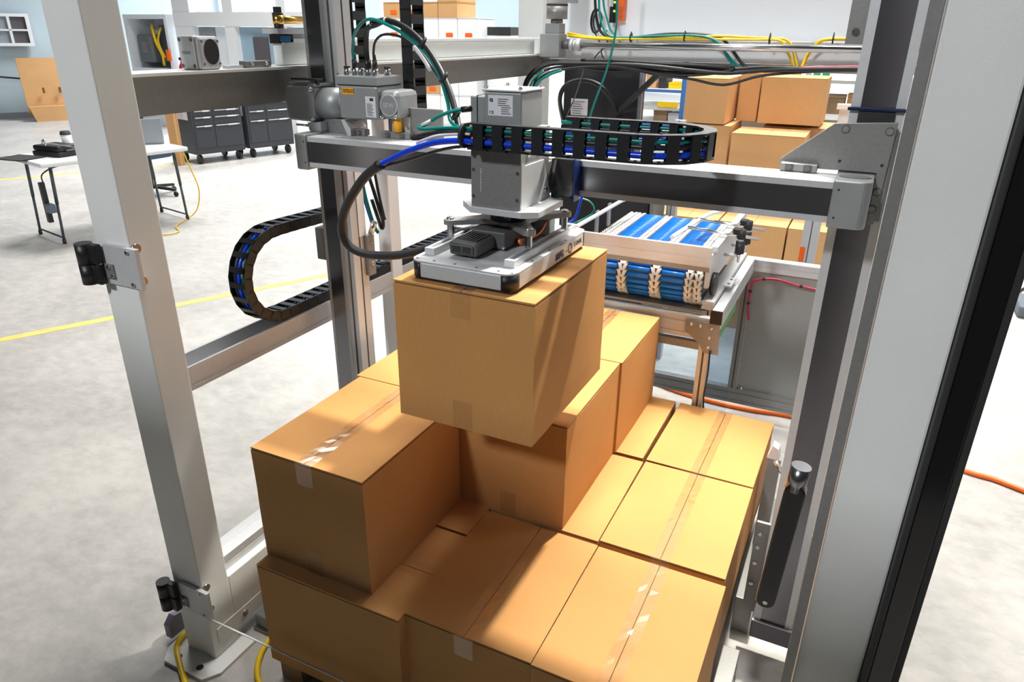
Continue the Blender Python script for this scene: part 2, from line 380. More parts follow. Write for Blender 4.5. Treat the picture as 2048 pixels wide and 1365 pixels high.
carton(2, -0.308, 0.290, Z1, -0.003, 'brown carton with wrinkled tape, middle one of the right-hand bottom column', g1)
carton(1, -0.684, 0.775, Z1, 0.0, 'bottom layer carton at the back centre with a spot of light on its top', g1)
carton(0, -0.306, 0.772, Z1, -0.012, 'brown carton at the back right corner of the bottom layer, near the conveyor leg', g1)
carton(1, -1.136, -0.190, Z1+H, 0.0, 'brown carton with glinting tape standing nearest the near white post, top layer', g2)
carton(2, -1.152, 0.286, Z1+H, 0.002, 'top layer carton behind the nearest one, its top half hidden by the held carton', g2)
carton(0, -0.788, 0.288, Z1+H, 0.0, 'top layer carton directly under and behind the held carton', g2)
carton(1, -0.781, 0.764, Z1+H, -0.002, 'top layer carton at the back, just in front of the roller conveyor', g2)
h_ = copy_tree(protos[2]); h_.location = (-0.748+W/2, -0.048+Lg/2, 0.9395); h_.rotation_euler = (0, 0, 0.002)
tag(h_, 'brown carton hanging in the air under the vacuum gripper', 'box')

pal = thing('pallet', 'low wooden pallet carrying the stacked brown cartons', 'pallet', (-0.54, 0.5, 0))
wood = mat('pallet_wood', (0.38, 0.26, 0.15), 0.8, noise=0.2, nscale=8)
for k in range(7): MB().box(-1.13, 0.04, -0.21+0.22*k, -0.11+0.22*k, 0.082, 0.0995).build('deck_board', wood, pal)
for x in (-1.13, -0.6, -0.04): MB().box(x, x+0.08, -0.21, 1.21, 0.0, 0.082).build('stringer', wood, pal)

# ------------------------------------------------------------------ machine frame
def post(name, label, x0, x1, y0, y1, z1, foot=True, m=None):
    t = thing(name, label, 'post', ((x0+x1)/2, (y0+y1)/2, 0))
    MB().box(x0, x1, y0, y1, 0.012 if foot else 0, z1, 0.004).build('tube', m or white, t)
    if foot:
        f = MB(); cx, cy = (x0+x1)/2, (y0+y1)/2; e = 0.075
        f.prism([(x0-0.02, y0-e), (x1+0.02, y0-e), (x1+e*.7, y0-0.03), (x1+e*.7, y1+0.02), (x0-e*.7, y1+0.02), (x0-e*.7, y0-0.03)], 'z', 0, 0.012)
        f.build('base_plate', m or white, t)
        for (hx, hy) in ((x0+0.01, y0-0.045), (x1-0.02, y0-0.045)): MB().cyl((hx, hy, 0.0125), (hx, hy, 0.0132), 0.011, 16).build('bolt_hole', blkm, t)
    return t
pl = post('frame_post', 'pale grey square frame post with two black hinges, at left', -1.474, -1.352, -0.262, -0.165, 2.35)
pr = post('frame_post', 'broad pale grey frame post with dark edge closest to the camera at right', 0.240, 0.342, -0.262, -0.15, 2.35)
post('frame_post', 'pale grey rear frame post behind the line shaft gearbox', -1.57, -1.43, 2.33, 2.44, 2.35)
post('frame_post', 'slim pale frame post behind the left gantry column', -1.475, -1.415, 0.88, 0.95, 1.66, m=whitep)
# dark curtain housing beside the right post
t = thing('light_curtain', 'black vertical profile with fine light edges along the right frame post', 'light curtain', (0.37, -0.2, 0.02))
MB().box(0.3425, 0.352, -0.285, -0.19, 0.02, 2.3, 0.003).build('gasket', blkm, t)
MB().box(0.352, 0.386, -0.279, -0.20, 0.02, 2.3, 0.002).build('housing', blkg, t)
MB().box(0.386, 0.3985, -0.270, -0.20, 0.02, 2.3, 0.002).build('outer_rib', blkm, t)
# hinges on the left post
def hinge(z, label):
    t = thing('door_hinge', label, 'hinge', (-1.36, -0.27, z), group='black hinges of the guard door')
    MB().box(-1.432, -1.318, -0.275, -0.263, z-0.05, z+0.05, 0.001).build('hinge_plate', alu_l, t)
    for dz in (0.026, -0.026):
        k = MB(); k.cyl((-1.478, -0.292, z+dz-0.025), (-1.478, -0.292, z+dz+0.025), 0.020, 20); k.box(-1.476, -1.435, -0.296, -0.276, z+dz-0.024, z+dz+0.024, 0.003)
        k.build('knuckle', blk, t)
    MB().box(-1.442, -1.404, -0.279, -0.2755, z-0.035, z+0.002).build('wing', alu_m, t)
    for (x, dz) in ((-1.42, -0.006), (-1.41, -0.028), (-1.345, 0.04), (-1.345, -0.04)):
        MB().bolt((x, -0.276 if x > -1.4 else -0.279, z+dz), (0, -1, 0), 0.0055, 0.003).build('screw', steel, t)
    for dz in (0.043, -0.04): MB().cyl((-1.3515, -0.248, z+dz), (-1.345, -0.248, z+dz), 0.012, 16).build('washer', steel, t)
hinge(1.293, 'upper black and aluminium hinge on the left post')
hinge(0.247, 'lower black and aluminium hinge on the left post, near its foot')
# guard door
t = thing('guard_door', 'clear plastic guard door across the machine front with black grip at right', 'door', (-0.55, -0.266, 0.19))
MB().box(-1.345, 0.222, -0.268, -0.264, 0.19, 2.25).build('pane', pane_m, t)
e_ = MB(); e_.box(0.2222, 0.2385, -0.272, -0.263, 0.19, 2.25, 0.001); e_.build('edge_trim', alu_m, t)
MB().box(-1.345, 0.222, -0.2685, -0.2635, 0.187, 0.190).build('lower_edge', alu_l, t)
hb = MB(); hb.cyl((0.181, -0.282, 1.152), (0.185, -0.282, 1.196), 0.0155, 20); hb.build('grip_socket', cover, t)
g = MB(); pts = []
for k in range(13): a = PI*k/12; pts.append((0.180+0.0165*math.cos(a)+0.003, 1.150+0.0165*math.sin(a)))
for k in range(13): a = PI+PI*k/12; pts.append((0.171+0.0165*math.cos(a), 0.925+0.0165*math.sin(a)))
g.prism(pts, 'y', -0.296, -0.270); g.build('grip', blkg, t, bevel=0.003)
MB().bolt((0.171, -0.296, 0.922), (0, -1, 0), 0.004, 0.001).build('screw', steel, t)
# left rail, low beam, upper beam
def profile(name, label, args, axis, n, m=alu_l, cat='beam', group=None, **k):
    t = thing(name, label, cat, (args[0], args[2], args[4]), group=group)
    slotted(MB(), *args, axis, n=n, **k).build('extrusion', m, t)
    return t
t = profile('chain_rail', 'aluminium rail running back from the left post under the black cable chain', (-1.50, -1.42, -0.164, 2.30, 0.872, 0.905), 'y', 1)
MB().box(-1.50, -1.492, -0.164, 2.30, 0.905, 0.952).build('lip', alu_l, t)
MB().box(-1.428, -1.42, -0.164, 2.30, 0.905, 0.945).build('lip', alu_l, t)
MB().bolt((-1.46, -0.115, 0.9055), (0, 0, 1), 0.010, 0.006).build('screw', steel, t)
t = thing('frame_beam', 'grey steel upper side beam with a wide flat flange, left of the gantry', 'beam', (-1.45, 1.0, 1.47))
MB().box(-1.50, -1.385, -0.164, 2.33, 1.716, 1.724, 0.001).build('flange', white, t)
MB().box(-1.455, -1.43, -0.164, 2.33, 1.622, 1.7155).build('web', alu_m, t)
MB().box(-1.455, -1.42, 0.40, 2.32, 1.725, 1.80, 0.004).build('upper_rail', white, t)
MB().box(-1.418, -1.412, 0.40, 2.32, 1.783, 1.788).build('rib', alu_l, t)
t = thing('frame_beam', 'low tan-lit base beam between the left post and the pallet', 'beam', (-1.42, 1.0, 0.1))
MB().box(-1.47, -1.354, -0.164, 2.30, 0.09, 0.262, 0.004).build('tube', white, t)
slotted(MB(), -1.46, -1.38, -0.164, 2.3, 0.2625, 0.315, 'y', n=1).build('extrusion', alu_l, t)
MB().box(-1.3515, -1.3490, -0.24, -0.03, 0.06, 0.115).build('joint_plate', white, t)
MB().bolt((-1.352, 0.02, 0.165), (1, 0, 0), 0.013, 0.008).build('bolt', steel, t)
MB().bolt((-1.352, -0.13, 0.088), (1, 0, 0), 0.012, 0.006).build('bolt', steel, t)
t = thing('foot_clamp', 'small grey levelling foot bracket beside the left post base', 'bracket', (-1.53, -0.22, 0))
MB().prism([(-0.27, 0.02), (-0.20, 0.02), (-0.20, 0.085), (-0.245, 0.095), (-0.27, 0.07)], 'x', -1.56, -1.535).build('plate', violet, t)
MB().lathe((-1.53, -0.17, 0), [(0.028, 0), (0.03, 0.012), (0.018, 0.02), (0.010, 0.026), (0.010, 0.09)]).build('foot', blk, t)
t = thing('base_gearbox', 'small dark motor block on the floor inside the left post', 'motor', (-1.25, 0.0, 0))
MB().box(-1.33, -1.24, -0.02, 0.07, 0.03, 0.11, 0.006).build('body', blkm, t)
MB().box(-1.345, -1.25, -0.10, -0.03, 0.012, 0.06, 0.006).build('bracket', alu_m, t)
MB().box(-1.345, -1.24, -0.11, 0.08, 0.0, 0.012).build('base_plate', alu_m, t)
# inner side sheets and right side
t = thing('guard_sheet', 'tall cool-white side sheet behind the right gantry column', 'panel', (0.29, 1.2, 0))
MB().prism([(0.56, 0), (2.3, 0), (2.3, 1.72), (0.78, 1.72), (0.56, 1.60)], 'x', 0.262, 0.269).build('sheet', whitep, t)

# ------------------------------------------------------------------ gantry columns
def column(x0, x1, y0, y1, z0, z1, label, strip_w, cm=None):
    t = thing('gantry_column', label, 'column', ((x0+x1)/2, y0, z0), group='upright gantry columns')
    b = MB(); b.box(x0+0.002, x1-0.006, y0+0.002, y1, z0, z1)
    e = 0.018*strip_w
    b.box(x0, x0+e, y0-0.001, y0+0.02, z0, z1); b.box(x1-e, x1, y0-0.001, y0+0.02, z0, z1)
    for (a, c) in ((y0+0.0, y0+0.022), (y0+0.026, y0+0.036), (y0+0.040, y1)): b.box(x1-0.006, x1, a, c, z0, z1)
    b.build('extrusion', alu_l, t)
    MB().box(x0+e, x1-e, y0-0.0005, y0+0.004, z0, z1).build('cover_band', cm or cover, t)
    return t, e
cr, e = column(0.137, 0.246, 0.46, 0.565, 0.20, 2.35, 'right gantry column with dark glossy front band and silver edges', 1.1, cover2)
MB().box(0.155, 0.228, 0.452, 0.4585, 1.647, 1.672).build('slot', blkm, cr)
MB().box(0.132, 0.251, 0.448, 0.4585, 1.672, 1.680, 0.002).build('wiper_rail', mat('blue_black_edge', (0.01, 0.02, 0.07), 0.25), cr)
MB().box(0.133, 0.252, 0.452, 0.57, 0.135, 0.20, 0.004).build('end_cap', violet, cr)
MB().box(0.134, 0.251, 0.4505, 0.4575, 0.1995, 0.2035).build('cap_edge', alu_l, cr)
bp_ = MB(); bp_.box(0.094, 0.285, 0.567, 0.578, 0.13, 0.47)
bp_.build('mount_plate', alu_m, cr)
for z in (0.24, 0.32, 0.38, 0.43): MB().bolt((0.108, 0.5665, z), (0, -1, 0), 0.006, 0.004).build('screw', steel, cr)
for (x, z) in ((0.118, 1.83), (0.262, 1.83)):
    MB().box(x-0.018, x+0.018, 0.50, 0.53, z-0.025, 2.0).build('clamp_tab', alu_m, cr); MB().bolt((x, 0.4995, z), (0, -1, 0), 0.008, 0.004).build('screw', steel, cr)
cl, e = column(-1.377, -1.301, 0.455, 0.515, 0.12, 2.35, 'left gantry column with dark front band and slotted silver side', 0.62)
slotted(MB(), -1.3008, -1.262, 0.455, 0.53, 0.12, 2.35, 'z', d=0.004, g=0.008).build('side_profile', alu_l, cl)
MB().box(-1.262, -1.259, 0.49, 0.525, 1.20, 1.42).build('white_plate', whitep, cl)
MB().box(-1.262, -1.245, 0.515, 0.55, 1.06, 1.20, 0.002).build('clamp_tab', alu_m, cl)
for z in (1.10, 1.175): MB().bolt((-1.245, 0.532, z), (1, 0, 0), 0.007, 0.004).build('screw', steel, cl)
MB().cyl((-1.243, 0.53, 1.205), (-1.225, 0.53, 1.245), 0.010, 12).build('cable_gland', steel, cl)
MB().box(-1.42, -1.378, 0.46, 0.50, 1.11, 1.22, 0.004).build('chain_bracket', alu_m, cl)

# ------------------------------------------------------------------ cross beam
t = thing('cross_beam', 'horizontal gantry cross beam with dark glossy front band', 'beam', (-0.57, 0.35, 1.455))
b = MB(); b.box(-1.276, 0.142, 0.303, 0.405, 1.456, 1.5385)
b.box(-1.2755, 0.1415, 0.2995, 0.315, 1.5265, 1.5402); b.box(-1.2755, 0.1415, 0.2995, 0.315, 1.4545, 1.468)
for (a, c) in ((0.3155, 0.345), (0.349, 0.356), (0.360, 0.4045)): b.box(-1.275, 0.141, a, c, 1.5380, 1.541)
b.build('extrusion', alu_l, t)
MB().box(-1.272, 0.138, 0.3005, 0.304, 1.468, 1.5265).build('cover_band', cover, t)
def endcap(x0, x1, sgn, label):
    r = 0.022; pts = []
    yf, yb = 0.292, 0.412
    if sgn < 0:
        pts = [(x1, yf), (x1, yb), (x0+r, yb)] + [(x0+r-r*math.sin(PI/2*k/6), yb-r+r*math.cos(PI/2*k/6)) for k in range(1, 7)] + [(x0+r-r*math.cos(PI/2*k/6), yf+r-r*math.sin(PI/2*k/6)) for k in range(0, 7)]
    else:
        pts = [(x0, yf), (x0, yb), (x1, yb)] + [(x1-r+r*math.cos(PI/2*k/6), yf+r-r*math.sin(PI/2*k/6)) for k in range(0, 7)]
    c = MB().prism(pts, 'z', 1.446, 1.546).build('end_cap', cast, t, bevel=0.003)
    for z in (1.468, 1.527):
        xx = x1-0.008 if sgn < 0 else x0+0.012
        MB().cyl((xx, yf-0.0003, z), (xx, yf+0.001, z), 0.0025, 8).build('pin_hole', blkm, t)
endcap(-1.322, -1.270, -1, ''); endcap(0.137, 0.212, 1, '')
MB().prism([(0.175+0.032*math.cos(2*PI*k/28), 0.350+0.019*math.sin(2*PI*k/28)) for k in range(28)], 'z', 1.546, 1.5475).build('oval_recess', groove, t)
# bracket plate on the right
t = thing('gusset_plate', 'grey machined corner plate joining the cross beam to the right column', 'plate', (0.13, 0.43, 1.43))
MB().prism([(0.012, 1.548), (0.012, 1.563), (0.114, 1.647), (0.236, 1.655), (0.230, 1.436), (0.215, 1.436), (0.215, 1.548)], 'y', 0.4135, 0.4225).build('plate', alu_m, t, bevel=0.001)
MB().box(0.137, 0.240, 0.4235, 0.4585, 1.44, 1.64, 0.002).build('carriage', alu_m, t)
for (x, z) in ((0.1375, 1.636), (0.2235, 1.636), (0.2235, 1.508), (0.2205, 1.470)):
    k = MB(); k.cyl((x, 0.4125, z), (x, 0.4135, z), 0.0095, 18); k.build('counterbore', groove, t)
    MB().cyl((x, 0.4095, z), (x, 0.4125, z), 0.0068, 14).build('screw', alu_m, t)
for (x, z) in ((0.137, 1.568), (0.222, 1.565)): MB().cyl((x, 0.4128, z), (x, 0.4136, z), 0.0035, 10).build('pin_hole', blkm, t)
def clamp(x0, x1, label):
    t = thing('beam_clamp', label, 'clamp', ((x0+x1)/2, 0.40, 1.541))
    MB().box(x0, x1, 0.386, 0.412, 1.5415, 1.559, 0.0015).build('block', alu_m, t)
    for f in (0.25, 0.75):
        x = x0+(x1-x0)*f; MB().box(x-0.009, x+0.009, 0.3848, 0.386, 1.5425, 1.558).build('recess', groove, t)
        MB().cyl((x, 0.3815, 1.550), (x, 0.3848, 1.550), 0.0058, 12).build('screw', groove, t)
clamp(0.018, 0.095, 'small two-screw clamp block under the grey corner plate')
clamp(-1.205, -1.130, 'two-screw clamp block left, below the finned gear motor')
clamp(-1.073, -0.975, 'two-screw clamp block under the motor terminal box')

# ------------------------------------------------------------------ gear motor on the beam
t = thing('gear_motor', 'grey cast gear motor with connectors on top of the cross beam', 'motor', (-1.15, 0.38, 1.56))
GY = 0.37
g = MB(); g.prism([(-1.392, 1.575), (-1.300, 1.572), (-1.288, 1.590), (-1.288, 1.668), (-1.30, 1.676), (-1.392, 1.672), (-1.40, 1.64)], 'y', GY-0.005, GY+0.10)
g.build('gearbox', cast, t, bevel=0.006)
g = MB(); g.box(-1.390, -1.285, GY+0.005, GY+0.09, 1.670, 1.680, 0.003); g.build('gearbox_lid', cast, t)
for (x, z) in ((-1.296, 1.664), (-1.296, 1.584)): MB().sphere((x, GY-0.006, z), 0.007).build('screw', steel, t)
g = MB(); g.cyl((-1.290, GY+0.045, 1.622), (-1.205, GY+0.045, 1.628), 0.046, 28, 0.042); g.cyl((-1.205, GY+0.045, 1.628), (-1.198, GY+0.045, 1.628), 0.042, 28, 0.030)
g.build('motor_bell', cast, t)
g = MB(); g.cyl((-1.200, GY+0.045, 1.626), (-1.120, GY+0.045, 1.626), 0.028, 24)
for k in range(8): g.cyl((-1.196+k*0.009, GY+0.045, 1.626), (-1.192+k*0.009, GY+0.045, 1.626), 0.034, 24)
g.build('cooling_fins', cast, t)
MB().box(-1.186, -1.052, GY-0.018, GY+0.10, 1.592, 1.682, 0.006).build('terminal_box', cast, t)
MB().box(-1.190, -1.048, GY-0.022, GY+0.104, 1.6835, 1.707, 0.003).build('terminal_lid', cast, t)
MB().box(-1.186, -1.052, GY-0.018, GY+0.10, 1.681, 1.6845).build('lid_gasket', blkm, t)
MB().box(-1.052, -0.990, GY-0.012, GY+0.095, 1.597, 1.672, 0.014).build('end_cover', cast, t)
c = MB(); c.prism([(0.029*math.cos(a)-1.020, 0.029*math.sin(a)+1.634) for a in [2*PI*k/32 for k in range(32)]], 'y', GY-0.0135, GY-0.012); c.build('emblem_ring', alu_l, t)
c = MB(); c.prism([(0.026*math.cos(a)-1.020, 0.026*math.sin(a)+1.634) for a in [2*PI*k/32 for k in range(32)]], 'y', GY-0.0138, GY-0.0130); c.build('emblem_disc', cast, t)
text('SEW', alu_l, t, (-1.038, GY-0.0142, 1.628), (1, 0, 0), (0, 0, 1), 0.018)
for (x, z) in ((-1.043, 1.602), (-0.998, 1.604)): MB().sphere((x, GY-0.016, z), 0.006).build('screw', steel, t)
MB().box(-1.172, -1.131, GY-0.0190, GY-0.0183, 1.658, 1.675).build('warning_label', warn, t)
text('WARNING HOT\nAVERTISSEMENT', ink, t, (-1.170, GY-0.0194, 1.668), (1, 0, 0), (0, 0, 1), 0.0056)
MB().prism([(-1.181, 1.662), (-1.177, 1.671), (-1.173, 1.662)], 'y', GY-0.0190, GY-0.0183).build('warning_triangle', alu_l, t)
MB().box(-1.093, -1.059, GY-0.0190, GY-0.0183, 1.600, 1.655).build('rating_label', paper, t)
k = MB()
for i in range(9): k.box(-1.089, -1.089+random.uniform(0.016, 0.026), GY-0.0194, GY-0.0190, 1.604+i*0.0038, 1.6055+i*0.0038)
k.box(-1.078, -1.066, GY-0.0194, GY-0.0190, 1.643, 1.651); k.build('label_print', ink, t)
for i, (x, cap) in enumerate(((-1.170, 1), (-1.143, 0), (-1.122, 2), (-1.098, 0), (-1.074, 0), (-1.062, 1))):
    y = GY+0.01 if i < 5 else GY+0.05
    k = MB(); k.cyl((x, y, 1.707), (x, y, 1.726), 0.0088, 14); k.cyl((x, y, 1.709), (x, y, 1.715), 0.0100, 6, smooth=False); k.build('socket', steel, t)
    if cap == 1: MB().cyl((x, y, 1.7262), (x, y, 1.731), 0.0092, 14).build('socket_cap', blk, t)
for x in (-1.184, -1.054): MB().bolt((x, GY-0.015, 1.707), (0, 0, 1), 0.004, 0.004).build('screw', steel, t)
MB().box(-1.30, -1.175, GY+0.03, GY+0.095, 1.541, 1.582, 0.003).build('mounting_foot', alu_m, t)
MB().prism([(-1.175, 1.542), (-1.163, 1.542), (-1.163, 1.562), (-1.182, 1.586), (-1.195, 1.586)], 'y', GY-0.005, GY+0.07).build('bracket', alu_l, t)
MB().prism([(-1.320, 1.547), (-1.275, 1.547), (-1.275, 1.574), (-1.325, 1.570), (-1.322, 1.56)], 'y', GY+0.0, GY+0.03).build('shaft_bracket', alu_l, t)
MB().cyl((-1.375, GY+0.01, 1.560), (-1.325, GY+0.01, 1.560), 0.004, 10).build('stud', steel, t)
MB().box(-1.372, -1.275, GY-0.0, GY+0.03, 1.688, 1.694, 0.002).build('release_lever', blk, t)
MB().box(-1.290, -1.282, GY+0.01, GY+0.02, 1.676, 1.690).build('lever_post', blk, t)
k = MB(); k.cyl((-1.016, GY+0.02, 1.560), (-1.016, GY+0.02, 1.598), 0.012, 14); k.build('cable_gland', warn, t)
MB().box(-1.045, -0.985, GY+0.035, GY+0.06, 1.541, 1.60).build('gland_plate', alu_l, t)

def cable(name, pts, r, m, label, cat='cable', group=None, parent=None, seg=8, sub=5):
    o = MB().tube(pts, r, seg, sub).build(name, m, parent)
    if not parent: tag(o, label, cat, group)
    return o
# arched cables motor -> chain
def plug(x, y, z, top, r=0.0062):
    return MB().cyl((x, y, z), (x, y, z+0.022), r, 12).cyl((x, y, z+0.022), (x, y, top), r*0.72, 10, r*0.6)
t = thing('cable', 'thick black cable arching from the gear motor to the cable chain', 'cable', (-1.07, 0.35, 1.72))
ARC = [(-1.093, 0.375, 1.75), (-1.088, 0.372, 1.775), (-1.034, 0.304, 1.819), (-0.992, 0.279, 1.836), (-0.935, 0.253, 1.845), (-0.867, 0.228, 1.83), (-0.803, 0.202, 1.798), (-0.748, 0.177, 1.751), (-0.703, 0.151, 1.699), (-0.671, 0.126, 1.648), (-0.649, 0.1, 1.616)]
ARC[0:3] = [(-1.098, 0.38, 1.745), (-1.092, 0.37, 1.78), (-1.055, 0.33, 1.825)]
MB().tube(ARC, 0.0072, 10, 6).build('jacket', blk, t)
plug(-1.098, 0.38, 1.7262, 1.775, 0.0095).build('plug', blk, t)
MB().tube([(-1.008, 0.288, 1.838), (-0.965, 0.268, 1.846), (-0.935, 0.253, 1.846)], 0.0078, 10, 4).build('cable_tag', paper, t)
k = MB()
for i in range(7): k.cyl((-1.003+i*0.009, 0.283-i*0.0045, 1.841+0.0008*i), (-1.000+i*0.009, 0.282-i*0.0045, 1.841+0.0008*i), 0.0081, 10)
k.build('tag_print', ink, t)
for p in ((-0.803, 0.202, 1.798), (-0.725, 0.165, 1.725), (-0.671, 0.126, 1.648)):
    MB().cyl((p[0]-0.002, p[1]-0.002, p[2]+0.002), (p[0]+0.002, p[1]+0.002, p[2]-0.002), 0.0145, 12).build('cable_tie', blkm, t)
t = thing('cable', 'teal cable arching beside the thick black cable above the gear motor', 'cable', (-1.12, 0.35, 1.72))
MB().tube([(-1.143, 0.378, 1.745), (-1.138, 0.37, 1.775), (-1.110, 0.345, 1.812), (-1.06, 0.31, 1.838), (-0.991, 0.262, 1.849), (-0.92, 0.238, 1.834), (-0.851, 0.217, 1.808), (-0.787, 0.195, 1.772), (-0.735, 0.167, 1.722), (-0.700, 0.14, 1.670), (-0.680, 0.115, 1.636), (-0.64, 0.088, 1.626), (-0.573, 0.06, 1.630)], 0.0042, 8, 6).build('jacket', teal, t)
plug(-1.143, 0.38, 1.7262, 1.765, 0.0075).build('plug', blk, t)
t = thing('cable', 'thin black sensor cable with white tag above the gear motor', 'cable', (-1.07, 0.35, 1.72))
MB().tube([(-1.074, 0.378, 1.74), (-1.07, 0.372, 1.768), (-1.05, 0.355, 1.795), (-0.995, 0.31, 1.812), (-0.937, 0.275, 1.814), (-0.89, 0.254, 1.806), (-0.847, 0.232, 1.790), (-0.80, 0.207, 1.765), (-0.745, 0.18, 1.722)], 0.0034, 8, 6).build('jacket', blk, t)
plug(-1.074, 0.38, 1.7262, 1.762, 0.0068).build('plug', blk, t)
MB().tube([(-0.835, 0.214, 1.788), (-0.80, 0.198, 1.762), (-0.775, 0.188, 1.738)], 0.0045, 8, 3).build('cable_tag', paper, t)

# ------------------------------------------------------------------ cable chains
def chain_link(p, wid, th, m, name='chain_link'):
    """link mesh: x along the chain, z across (two side plates), +y outer face"""
    b = MB(); s = 0.0035
    for z in (-wid/2, wid/2-s): b.box(-p*0.56, p*0.56, -th/2, th/2, z, z+s)
    b.box(-p*0.26, p*0.26, th/2-0.003, th/2+0.0005, -wid/2, wid/2); b.box(-p*0.20, p*0.20, -th/2, -th/2+0.003, -wid/2, wid/2)
    bmesh.ops.recalc_face_normals(b.bm, faces=b.bm.faces)
    me = bpy.data.meshes.new(name); b.bm.to_mesh(me); b.bm.free(); me.materials.append(m); return me
def lay_chain(root, path, zdir, me, pitch):
    """path: polyline of Vectors; outer side = zdir x tangent"""
    L = [0]
    for i in range(1, len(path)): L.append(L[-1]+(path[i]-path[i-1]).length)
    n = int(L[-1]/pitch)
    def at(s):
        for i in range(1, len(L)):
            if s <= L[i]: return path[i-1].lerp(path[i], (s-L[i-1])/(L[i]-L[i-1]))
        return path[-1]
    Mi = mworld(root).inverted()
    for k in range(n):
        a, b = at(k*pitch), at((k+1)*pitch); d = (b-a).normalized(); z = Vector(zdir); y = z.cross(d).normalized()
        M = Matrix((d, y, z)).transposed().to_4x4(); M.translation = (a+b)/2
        o = bpy.data.objects.new('chain_link', me); COL.objects.link(o); o.parent = root; o.matrix_local = Mi @ M
# horizontal loop
t = thing('cable_chain', 'black cable chain lying in a horizontal loop above the cross beam', 'cable chain', (-0.3, 0.17, 1.59))
zc, R_ = 1.614, 0.117
path = [Vector((-0.595, 0.058, zc)), Vector((-0.222, 0.058, zc))] + [Vector((-0.222+R_*math.sin(PI*k/12), 0.175-R_*math.cos(PI*k/12), zc)) for k in range(1, 12)] + [Vector((-0.222, 0.292, zc)), Vector((-0.475, 0.285, zc))]
lay_chain(t, path, (0, 0, -1), chain_link(0.0465, 0.056, 0.026, chainm), 0.0465)
def along(path, dz, dy=0): return [p+Vector((0, 0, dz)) for p in path]
cable('cable', along(path, 0.014), 0.0045, teal, 'teal cable running inside the horizontal cable chain')
cable('cable', along(path, 0.003), 0.0055, blk, 'black cable running inside the horizontal cable chain')
cable('air_hose', [(-0.848, 0.06, 1.528), (-0.77, 0.059, 1.565), (-0.687, 0.058, 1.593), (-0.612, 0.057, 1.602)] + along(path[0:], -0.013), 0.0068, blue, 'bright blue air hose passing into the horizontal cable chain', 'hose')
cable('cable', [(-0.852, 0.065, 1.523), (-0.761, 0.065, 1.550), (-0.666, 0.067, 1.580), (-0.600, 0.067, 1.590), (-0.52, 0.066, 1.594)], 0.0036, blk, 'thin black cable just below the blue hose')
t = thing('air_hose', 'black braided hose looping from the cable chain into the gripper', 'hose', (-1.0, 0.12, 1.3))
MB().tube([(-0.845, 0.062, 1.529), (-0.885, 0.068, 1.505), (-0.925, 0.076, 1.470), (-0.981, 0.092, 1.408), (-1.014, 0.108, 1.348), (-1.013, 0.124, 1.300), (-0.978, 0.14, 1.275), (-0.908, 0.156, 1.273), (-0.831, 0.172, 1.289), (-0.755, 0.188, 1.320), (-0.70, 0.204, 1.352), (-0.640, 0.22, 1.362)], 0.0115, 12, 8).build('braided_sleeve', braid, t)
MB().cyl((-0.852, 0.062, 1.526), (-0.838, 0.062, 1.534), 0.0128, 14).build('heat_shrink', blk, t)
t = thing('cable', 'teal cable folding back from the square motor into the chain', 'cable', (-0.65, 0.1, 1.62))
MB().tube([(-0.634, 0.12, 1.663), (-0.659, 0.113, 1.66), (-0.701, 0.105, 1.646), (-0.737, 0.097, 1.624), (-0.750, 0.09, 1.618), (-0.728, 0.083, 1.617), (-0.657, 0.075, 1.625), (-0.578, 0.064, 1.628)], 0.0042, 8, 6).build('jacket', teal, t)
MB().cyl((-0.626, 0.122, 1.664), (-0.650, 0.114, 1.661), 0.0066, 12).build('plug', blk, t)
MB().tube([(-0.722, 0.101, 1.634), (-0.745, 0.095, 1.622)], 0.0049, 8, 1).build('cable_tag', paper, t)
cable('cable', [(-0.56, 0.06, 1.622), (-0.60, 0.063, 1.620), (-0.652, 0.066, 1.615), (-0.72, 0.069, 1.601), (-0.757, 0.071, 1.596), (-0.723, 0.074, 1.607), (-0.659, 0.077, 1.618), (-0.603, 0.080, 1.619)], 0.0045, blk, 'black cable folded into a narrow loop left of the chain')
cable('cable', [(-0.56, 0.056, 1.612), (-0.601, 0.061, 1.617), (-0.681, 0.064, 1.608), (-0.731, 0.066, 1.592), (-0.742, 0.068, 1.586)], 0.0034, paper, 'short white-tagged wire end left of the chain')
MB_ = MB(); MB_.cyl((-0.618, 0.066, 1.612), (-0.612, 0.066, 1.612), 0.027, 14)
tag(MB_.build('cable_tie', blkm), 'black cable tie binding the bundle where it enters the chain', 'cable tie')

# vertical chain(s) above the beam
def vchain(x, y, z0, z1, label):
    t = thing('cable_chain', label, 'cable chain', (x, y, z0), group='upright cable chains behind the gear motor')
    lay_chain(t, [Vector((x, y, z0)), Vector((x, y, z1))], (0, 1, 0), chain_link(0.048, 0.066, 0.036, chainm), 0.048)
    return t
vchain(-1.045, 0.53, 1.59, 2.3, 'upright black cable chain rising from a square bracket on the cross beam')
vchain(-1.285, 0.58, 1.60, 2.3, 'upright black cable chain close beside the left column')
t = thing('chain_bracket', 'square grey bent bracket holding the upright chain foot', 'bracket', (-0.99, 0.44, 1.54))
MB().box(-1.005, -0.882, 0.412, 0.420, 1.525, 1.625, 0.002).build('plate', alu_m, t); MB().box(-1.098, -1.002, 0.46, 0.468, 1.535, 1.618, 0.002).build('plate', alu_m, t)
MB().box(-1.008, -1.000, 0.420, 0.46, 1.535, 1.620).build('web', alu_m, t)

